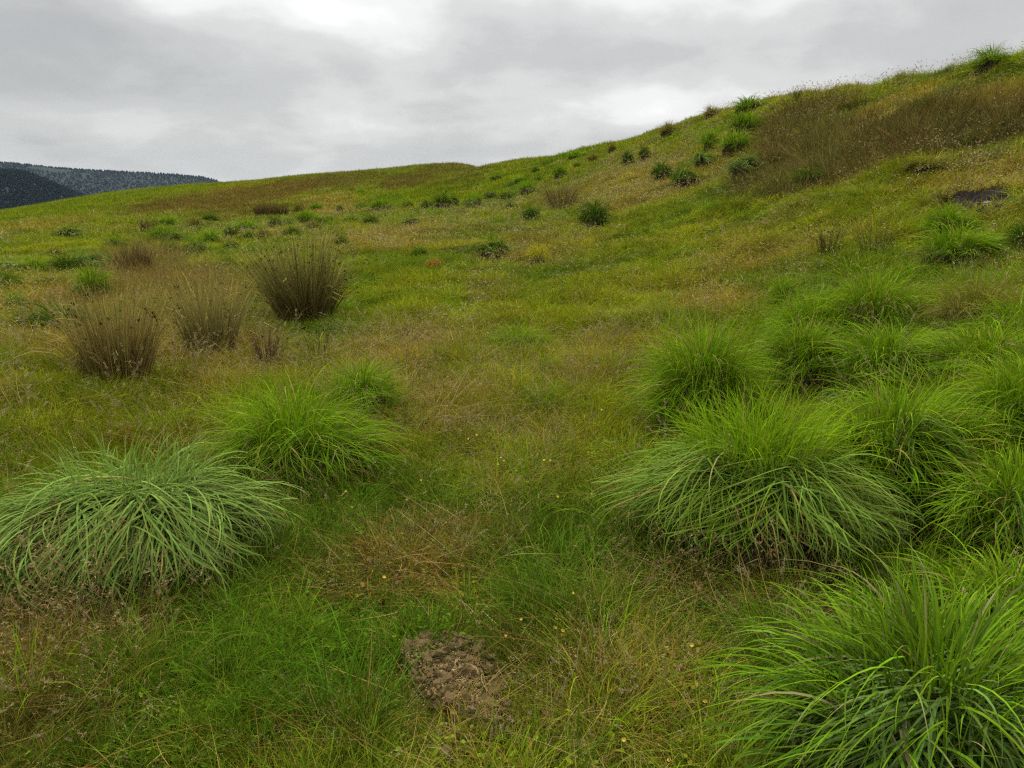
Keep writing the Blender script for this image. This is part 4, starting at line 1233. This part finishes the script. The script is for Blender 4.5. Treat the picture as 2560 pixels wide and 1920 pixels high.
# ------------------------------------------------------------------ molehill
def clod_mesh(k):
    import bmesh
    bm = bmesh.new()
    bmesh.ops.create_icosphere(bm, subdivisions=2, radius=1.0)
    rr = np.random.default_rng(100 + k)
    f = rr.normal(0, 1, (7, 3)); ph = rr.random(7) * 6.28
    for v in bm.verts:
        p = np.array(v.co)
        s = 1 + sum(.085 * math.sin(2.6 * float(p @ f[i]) + ph[i]) for i in range(7)) + rr.normal(0, .075)
        v.co = Vector(p * s * np.array([1, .85, .72]))
    me = bpy.data.meshes.new('soil_clod')
    bm.to_mesh(me); bm.free()
    me.materials.append(MAT_SOIL)
    me.polygons.foreach_set('use_smooth', np.zeros(len(me.polygons), bool))
    return me

def build_molehill():
    root = bpy.data.objects.new('molehill', None); COL.objects.link(root); root.location = _mh
    tag(root, 'small brown molehill of crumbled soil clods in the foreground grass', 'molehill')
    poly = np.array([(1000, 1630), (1085, 1612), (1195, 1625), (1250, 1690), (1266, 1790), (1275, 1865), (1215, 1840), (1150, 1785), (1075, 1772), (1035, 1715)], float)
    W3 = np.array([hit(*p)[:] for p in poly])
    ctr = W3.mean(0)
    S = 9
    V, F = [], []
    for i, p in enumerate(W3):
        for k in range(S):
            t = k / (S - 1)
            q = ctr + (p - ctr) * (1.06 - t) if k < S - 1 else ctr
            hz = float(height(np.array([q[0]]), np.array([q[1]]))[0])
            V.append((q[0] - _mh.x, q[1] - _mh.y, hz - _mh.z + .012 + .028 * math.sin(min(t * 1.4, 1) * math.pi / 2) * (k > 0) - .03 * (k == 0) + rng.uniform(-.006, .006)))
    n = len(W3)
    for i in range(n):
        for k in range(S - 1):
            F.append((i * S + k, ((i + 1) % n) * S + k, ((i + 1) % n) * S + k + 1, i * S + k + 1))
    link('soil_base', mesh_from('soil_base', np.array(V), np.array(F), None, MAT_SOIL), root)
    ms = [clod_mesh(k) for k in range(9)]
    placed = []
    tries = 0
    x0, x1, y0, y1 = poly[:, 0].min(), poly[:, 0].max(), poly[:, 1].min(), poly[:, 1].max()
    def inside(p):
        c = False
        j = len(poly) - 1
        for i in range(len(poly)):
            if (poly[i, 1] > p[1]) != (poly[j, 1] > p[1]) and p[0] < (poly[j, 0] - poly[i, 0]) * (p[1] - poly[i, 1]) / (poly[j, 1] - poly[i, 1]) + poly[i, 0]:
                c = not c
            j = i
        return c
    while len(placed) < 280 and tries < 9000:
        tries += 1
        p = (rng.uniform(x0, x1), rng.uniform(y0, y1))
        if not inside(p): continue
        c = hit(*p)
        s = float(np.clip(rng.lognormal(math.log(.0145), .6), .006, .035))
        if any(math.hypot(c.x - a, c.y - b) < (s + t) * .66 for a, b, t in placed): continue
        placed.append((c.x, c.y, s))
    # crumbs too small to tell apart
    Vc, Fc = [], []
    cnt = 0
    while cnt < 900:
        p = (rng.uniform(x0 - 25, x1 + 25), rng.uniform(y0 - 15, y1 + 25))
        if not inside(p) and rng.random() < .86: continue
        cnt += 1
        c = hit(*p); q = rng.uniform(.002, .006)
        o_ = np.array([c.x - _mh.x, c.y - _mh.y, c.z - _mh.z + (.045 if inside(p) else .015)])
        b_ = len(Vc)
        R_ = rng.normal(0, 1, (6, 3)); R_ /= np.linalg.norm(R_, axis=1)[:, None]
        for v in np.array([(1, 0, 0), (-1, 0, 0), (0, 1, 0), (0, -1, 0), (0, 0, 1), (0, 0, -1)]) + R_ * .4: Vc.append(o_ + v * q)
        for f in ((0, 2, 4), (2, 1, 4), (1, 3, 4), (3, 0, 4), (2, 0, 5), (1, 2, 5), (3, 1, 5), (0, 3, 5)): Fc.append([b_ + i for i in f])
    tag(link('crumbs', mesh_from('crumbs', np.array(Vc), np.array(Fc), None, MAT_SOIL, smooth=False), root), kind='stuff')
    placed.append((*hit(1297, 1738)[:2], .024))
    placed.append((*hit(1120, 1905)[:2], .022))
    for k, (a, b, s) in enumerate(placed):
        o = link('soil_clod', ms[k % 9], root)
        lift = rng.uniform(.026, .052) if k < len(placed) - 2 else .03
        o.location = (a - _mh.x, b - _mh.y, float(height(np.array([a]), np.array([b]))[0]) - _mh.z + lift + s * .1)
        o.rotation_euler = tuple(rng.uniform(0, 6.28, 3)); o.scale = tuple(s * rng.uniform(.7, 1.3, 3))
build_molehill()

# ------------------------------------------------------------------ peat scar with stones on the bank
def stone_mesh(k, mat):
    me = clod_mesh(40 + k).copy(); me.materials.clear(); me.materials.append(mat)
    me.polygons.foreach_set('use_smooth', np.zeros(len(me.polygons), bool))
    return me
def build_scar():
    root = bpy.data.objects.new('peat_scar', None); COL.objects.link(root); root.location = _scar
    tag(root, 'dark bare peat scar in the bank below the golden grass at right', 'peat scar')
    d = dist(_scar)
    k = d / FPX
    S, T = 26, 8
    V, F = [], []
    up = Vector((0, 0, 1)); back = Vector((_scar.x, _scar.y, 0)).normalized(); side = Vector((back.y, -back.x, 0))
    for i in range(T):
        t = i / (T - 1)
        for j in range(S):
            a = 2 * math.pi * j / S
            rr = (1 - t) * (1 + .18 * math.sin(3 * a + 1) + rng.uniform(-.08, .08))
            p = side * (62 * k * rr * math.cos(a)) + back * (.62 * rr * math.sin(a))
            x_, y_ = _scar.x + p.x, _scar.y + p.y
            z = float(height(np.array([x_]), np.array([y_]))[0]) - _scar.z
            V.append((p.x, p.y, z + .03 - .08 * (i == 0) + .16 * rng.random() * (1 - abs(2 * t - 1))))
    for i in range(T - 1):
        for j in range(S):
            F.append((i * S + j, i * S + (j + 1) % S, (i + 1) * S + (j + 1) % S, (i + 1) * S + j))
    link('bare_peat', mesh_from('bare_peat', np.array(V), np.array(F), None, MAT_PEAT, smooth=False), root)
    # overhanging turf lip along the upper edge
    n = 520
    t = U(-1, 1, n)
    rt = np.array([side * (60 * k * q) + back * (.58 * math.sqrt(max(0, 1 - q * q * .8))) for q in t])
    z = height(rt[:, 0] + _scar.x, rt[:, 1] + _scar.y) - _scar.z
    rt[:, 2] = z + .04
    az = np.full(n, math.atan2(-back.y, -back.x)) + U(-.9, .9, n)
    lip = ribbons(rt, az, U(.6, 1.3, n), U(.6, 1.5, n), U(.18, .46, n), U(.008, .016, n), 4, 1.0, U(-.5, .5, n), U(-.6, .6, n), 0.0, vary((.17, .135, .045), n, .4, .15), None)
    tag(link('turf_lip', mesh_from('turf_lip', *lip, MAT_LEAF), root), 'dry grass hanging over the upper edge of the scar', kind='stuff')
    spots = [(2467, 516, 11, MAT_STONE, 'pale grey stone, largest and brightest of those in the peat scar'),
             (2440, 503, 11, MAT_DSTONE, 'grey stone left above the brightest stone in the peat scar'),
             (2428, 522, 9, MAT_DSTONE, 'small dark stone left below the brightest stone in the peat scar'),
             (2450, 532, 8, MAT_DSTONE, 'flat grey stone at the foot of the peat scar'),
             (2405, 508, 8, MAT_DSTONE, 'small dark stone at the left end of the peat scar'),
             (2495, 522, 9, MAT_DSTONE, 'small dark stone at the right end of the peat scar')]
    for i, (px, py, s, m, lab) in enumerate(spots):
        c = hit(px, py)
        o = link('stone', stone_mesh(i, m)); o.location = (c.x, c.y, c.z + .03)
        q = s * k
        o.scale = (q, q * .9, q * .75); o.rotation_euler = (rng.uniform(-.3, .3), rng.uniform(-.3, .3), rng.uniform(0, 6))
        tag(o, lab, 'stone', 'stones in the peat scar')
build_scar()

# a young fern on the bank
def build_fern():
    c = hit(2412, 368); d = dist(c); L = 62 * d / FPX
    root = bpy.data.objects.new('fern', None); COL.objects.link(root); root.location = c
    tag(root, 'small light green fern among the brown rushes above the peat scar', 'fern')
    for i in range(5):
        az = rng.uniform(0, 6.28); n = 22
        t = np.linspace(.18, 1, n)
        th = .35 + .9 * t
        px = np.cumsum(np.sin(th)) / n * L; pz = np.cumsum(np.cos(th)) / n * L
        P = np.c_[px * math.cos(az), px * math.sin(az), pz]
        parts = []
        for s in (-1, 1):
            parts.append(ribbons(P, np.full(n, az + s * 1.25), np.full(n, 1.35), np.full(n, .4), L * .30 * (1.05 - t) + .01, np.full(n, .028), 2, 1, 0.0, np.zeros(n), 0.0, vary((.16, .26, .03), n, .2, .08), None))
        parts.append(ribbons(np.zeros((1, 3)), np.array([az]), np.array([.35]), np.array([.9]), np.array([L]), np.array([.008]), 6, 1, 0.0, 0.0, 0.0, vary((.14, .2, .04), 1), None))
        link('frond', mesh_from('frond', *join(parts), MAT_LEAF), root)
build_fern()

# ------------------------------------------------------------------ yellow flowers
def flower_mesh():
    V, F = [], []
    for k in range(5):
        a = 2 * math.pi * k / 5
        u = np.array([math.cos(a), math.sin(a)]); s = np.array([-u[1], u[0]])
        b = len(V)
        for p, z in ((u * .0008, 0), (u * .005 + s * .0042, .0012), (u * .0098 + s * .0026, .0030), (u * .0098 - s * .0026, .0030), (u * .005 - s * .0042, .0012)):
            V.append((p[0], p[1], z))
        F += [(b, b + 1, b + 2, b + 3), (b, b + 3, b + 4, b)]
    me = bpy.data.meshes.new('petals')
    me.from_pydata(V, [], [(f[0], f[1], f[2], f[3]) if f[3] != f[0] else f[:3] for f in F])
    me.materials.append(MAT_PETAL)
    return me
def build_flowers():
    pm = flower_mesh()
    n = 1
    st = ribbons(np.array([[0, 0, -1.0]]), np.array([.3]), np.array([0.0]), np.array([0.0]), np.array([1.0]), np.array([.0016]), 2, 1, 0.0, 0.0, 0.0, np.array([[.07, .12, .025]]), None, prof=lambda t: 1 + 0 * t)
    sm = mesh_from('stem', *st, MAT_LEAF)
    groups = [
        ('tiny yellow flower beside or above the molehill', [(1264, 1589), (1387, 1569), (1407, 1577), (1303, 1548), (1433, 1483), (1391, 1547)]),
        ('tiny yellow flower in the orange straw between the molehill and the corner tussock',
         [(1531, 1725), (1592, 1772), (1673, 1752), (1742, 1709), (1763, 1754), (1793, 1729), (1687, 1662), (1730, 1613), (1748, 1607), (1649, 1847), (1634, 1896), (1673, 1900), (1724, 1906), (1736, 1817), (1584, 1719), (1700, 1850), (1560, 1850)]),
        ('tiny yellow flower in the grass between the largest dome and the left tussocks', [(1253, 1143), (1375, 1151), (1395, 1241), (1479, 1235), (1171, 1097), (1191, 1087), (1052, 1200), (1504, 1024), (1245, 1160), (1260, 1152), (1360, 1150)]),
        ('tiny yellow flower near the foot of the two left tussocks', [(865, 1228), (828, 1151), (659, 989), (960, 1443), (826, 1160)]),
        ('tiny yellow flower at the left edge beyond the big drooping tussock', [(186, 1119), (50, 1288), (17, 1297), (108, 1260), (30, 1310)]),
    ]
    for lab, ps in groups:
        for px, py in ps:
            d = pix_dir(px, py)
            c = hit(px, py + 40)
            r = math.hypot(c.x, c.y); h = math.hypot(d[0], d[1])
            top = CAM_Z + d[2] / h * r
            top = max(top, c.z + .05)
            x_, y_ = d[0] / h * r, d[1] / h * r
            o = bpy.data.objects.new('yellow_flower', None); COL.objects.link(o)
            o.location = (x_, y_, top)
            tag(o, lab, 'flower', lab.replace('tiny yellow flower', 'tiny yellow flowers'))
            p = link('petals', pm, o)
            az = math.atan2(-y_, -x_)
            p.rotation_euler = (rng.uniform(-.4, .4), rng.uniform(.2, .9), az)
            s = rng.uniform(.5, .8); p.scale = (s, s, s)
            q = link('stem', sm, o); q.scale = (1, 1, top - c.z + .02)
build_flowers()

# ------------------------------------------------------------------ far hills, wood and haze
q1 = build_far_hill('far_hill', [(-700, 372), (-300, 388), (0, 406), (70, 412), (140, 420), (230, 426), (350, 432), (440, 437), (510, 443), (545, 452), (580, 470), (640, 495), (760, 540)], 2300, 1000,
                    'long wooded hill closing the valley at the far left', -170, 2, (.018, .032, .030), 26000)
q2 = build_far_hill('near_spur', [(-700, 400), (-300, 415), (0, 426), (60, 430), (110, 448), (160, 470), (220, 495), (300, 540)], 1050, 420,
                    'darker wooded spur in front of the long hill at the far left', -110, 5, (.015, .026, .026), 18000)
def cone_tree(k):
    S, rings = 7, 4
    V, F = [], []
    rr = np.random.default_rng(k)
    for i in range(rings):
        z0 = i / rings; rad = .30 * (1 - z0) * rr.uniform(.85, 1.1)
        for j in range(S):
            a = 6.283 * j / S + i
            q = rad * rr.uniform(.75, 1.15)
            V.append((q * math.cos(a), q * math.sin(a), z0 + .04 * rr.random()))
    V.append((0, 0, 1.05)); top = len(V) - 1
    for i in range(rings - 1):
        for j in range(S):
            F.append((i * S + j, i * S + (j + 1) % S, (i + 1) * S + (j + 1) % S))
            F.append((i * S + j, (i + 1) * S + (j + 1) % S, (i + 1) * S + j))
    for j in range(S): F.append(((rings - 1) * S + j, (rings - 1) * S + (j + 1) % S, top))
    return mesh_from('conifer', np.array(V), np.array(F), grey(len(V), .7, 1.3), MAT_INST, smooth=False)
_q = np.r_[q1, q2]
_m = len(_q)
_s = np.where(np.hypot(_q[:, 0], _q[:, 1]) < 1500, U(3, 5, _m), U(3, 6, _m))
gn_plant('far_wood', [cone_tree(k) for k in range(3)], _q - np.array([0, 0, 1.0]), np.c_[np.zeros((_m, 2)), U(0, 6.28, _m)], np.c_[_s * 2.0, _s * 2.0, _s],
         rng.integers(0, 3, _m), rep([.013, .030, .032], _m) * (U(.85, 1.15, _m) * (.55 + .9 * fbm(_q[:, 0], _q[:, 1], 300, 3, 3)))[:, None], 'dark conifer wood covering the far hillsides', 'wood')

def build_haze():
    me = bpy.data.meshes.new('haze')
    x0, x1, y0, y1, z0, z1 = -4600, 4600, -4600, 4600, -420, 175
    V = [(x, y, z) for x in (x0, x1) for y in (y0, y1) for z in (z0, z1)]
    F = [(0, 1, 3, 2), (4, 6, 7, 5), (0, 4, 5, 1), (2, 3, 7, 6), (0, 2, 6, 4), (1, 5, 7, 3)]
    me.from_pydata(V, [], F)
    m, n, l = new_mat('haze')
    out = N(n, 'ShaderNodeOutputMaterial')
    v = N(n, 'ShaderNodeVolumePrincipled')
    v.inputs['Color'].default_value = (.66, .80, 1.0, 1)
    v.inputs['Density'].default_value = HAZE
    v.inputs['Anisotropy'].default_value = .2
    l.new(v.outputs[0], out.inputs['Volume'])
    m.cycles.homogeneous_volume = True
    m.cycles.volume_sampling = 'DISTANCE'
    me.materials.append(m)
    o = link('haze', me)
    tag(o, 'thin blue haze in the air over the valley', 'haze', kind='stuff')
HAZE = 0.45e-4
build_haze()
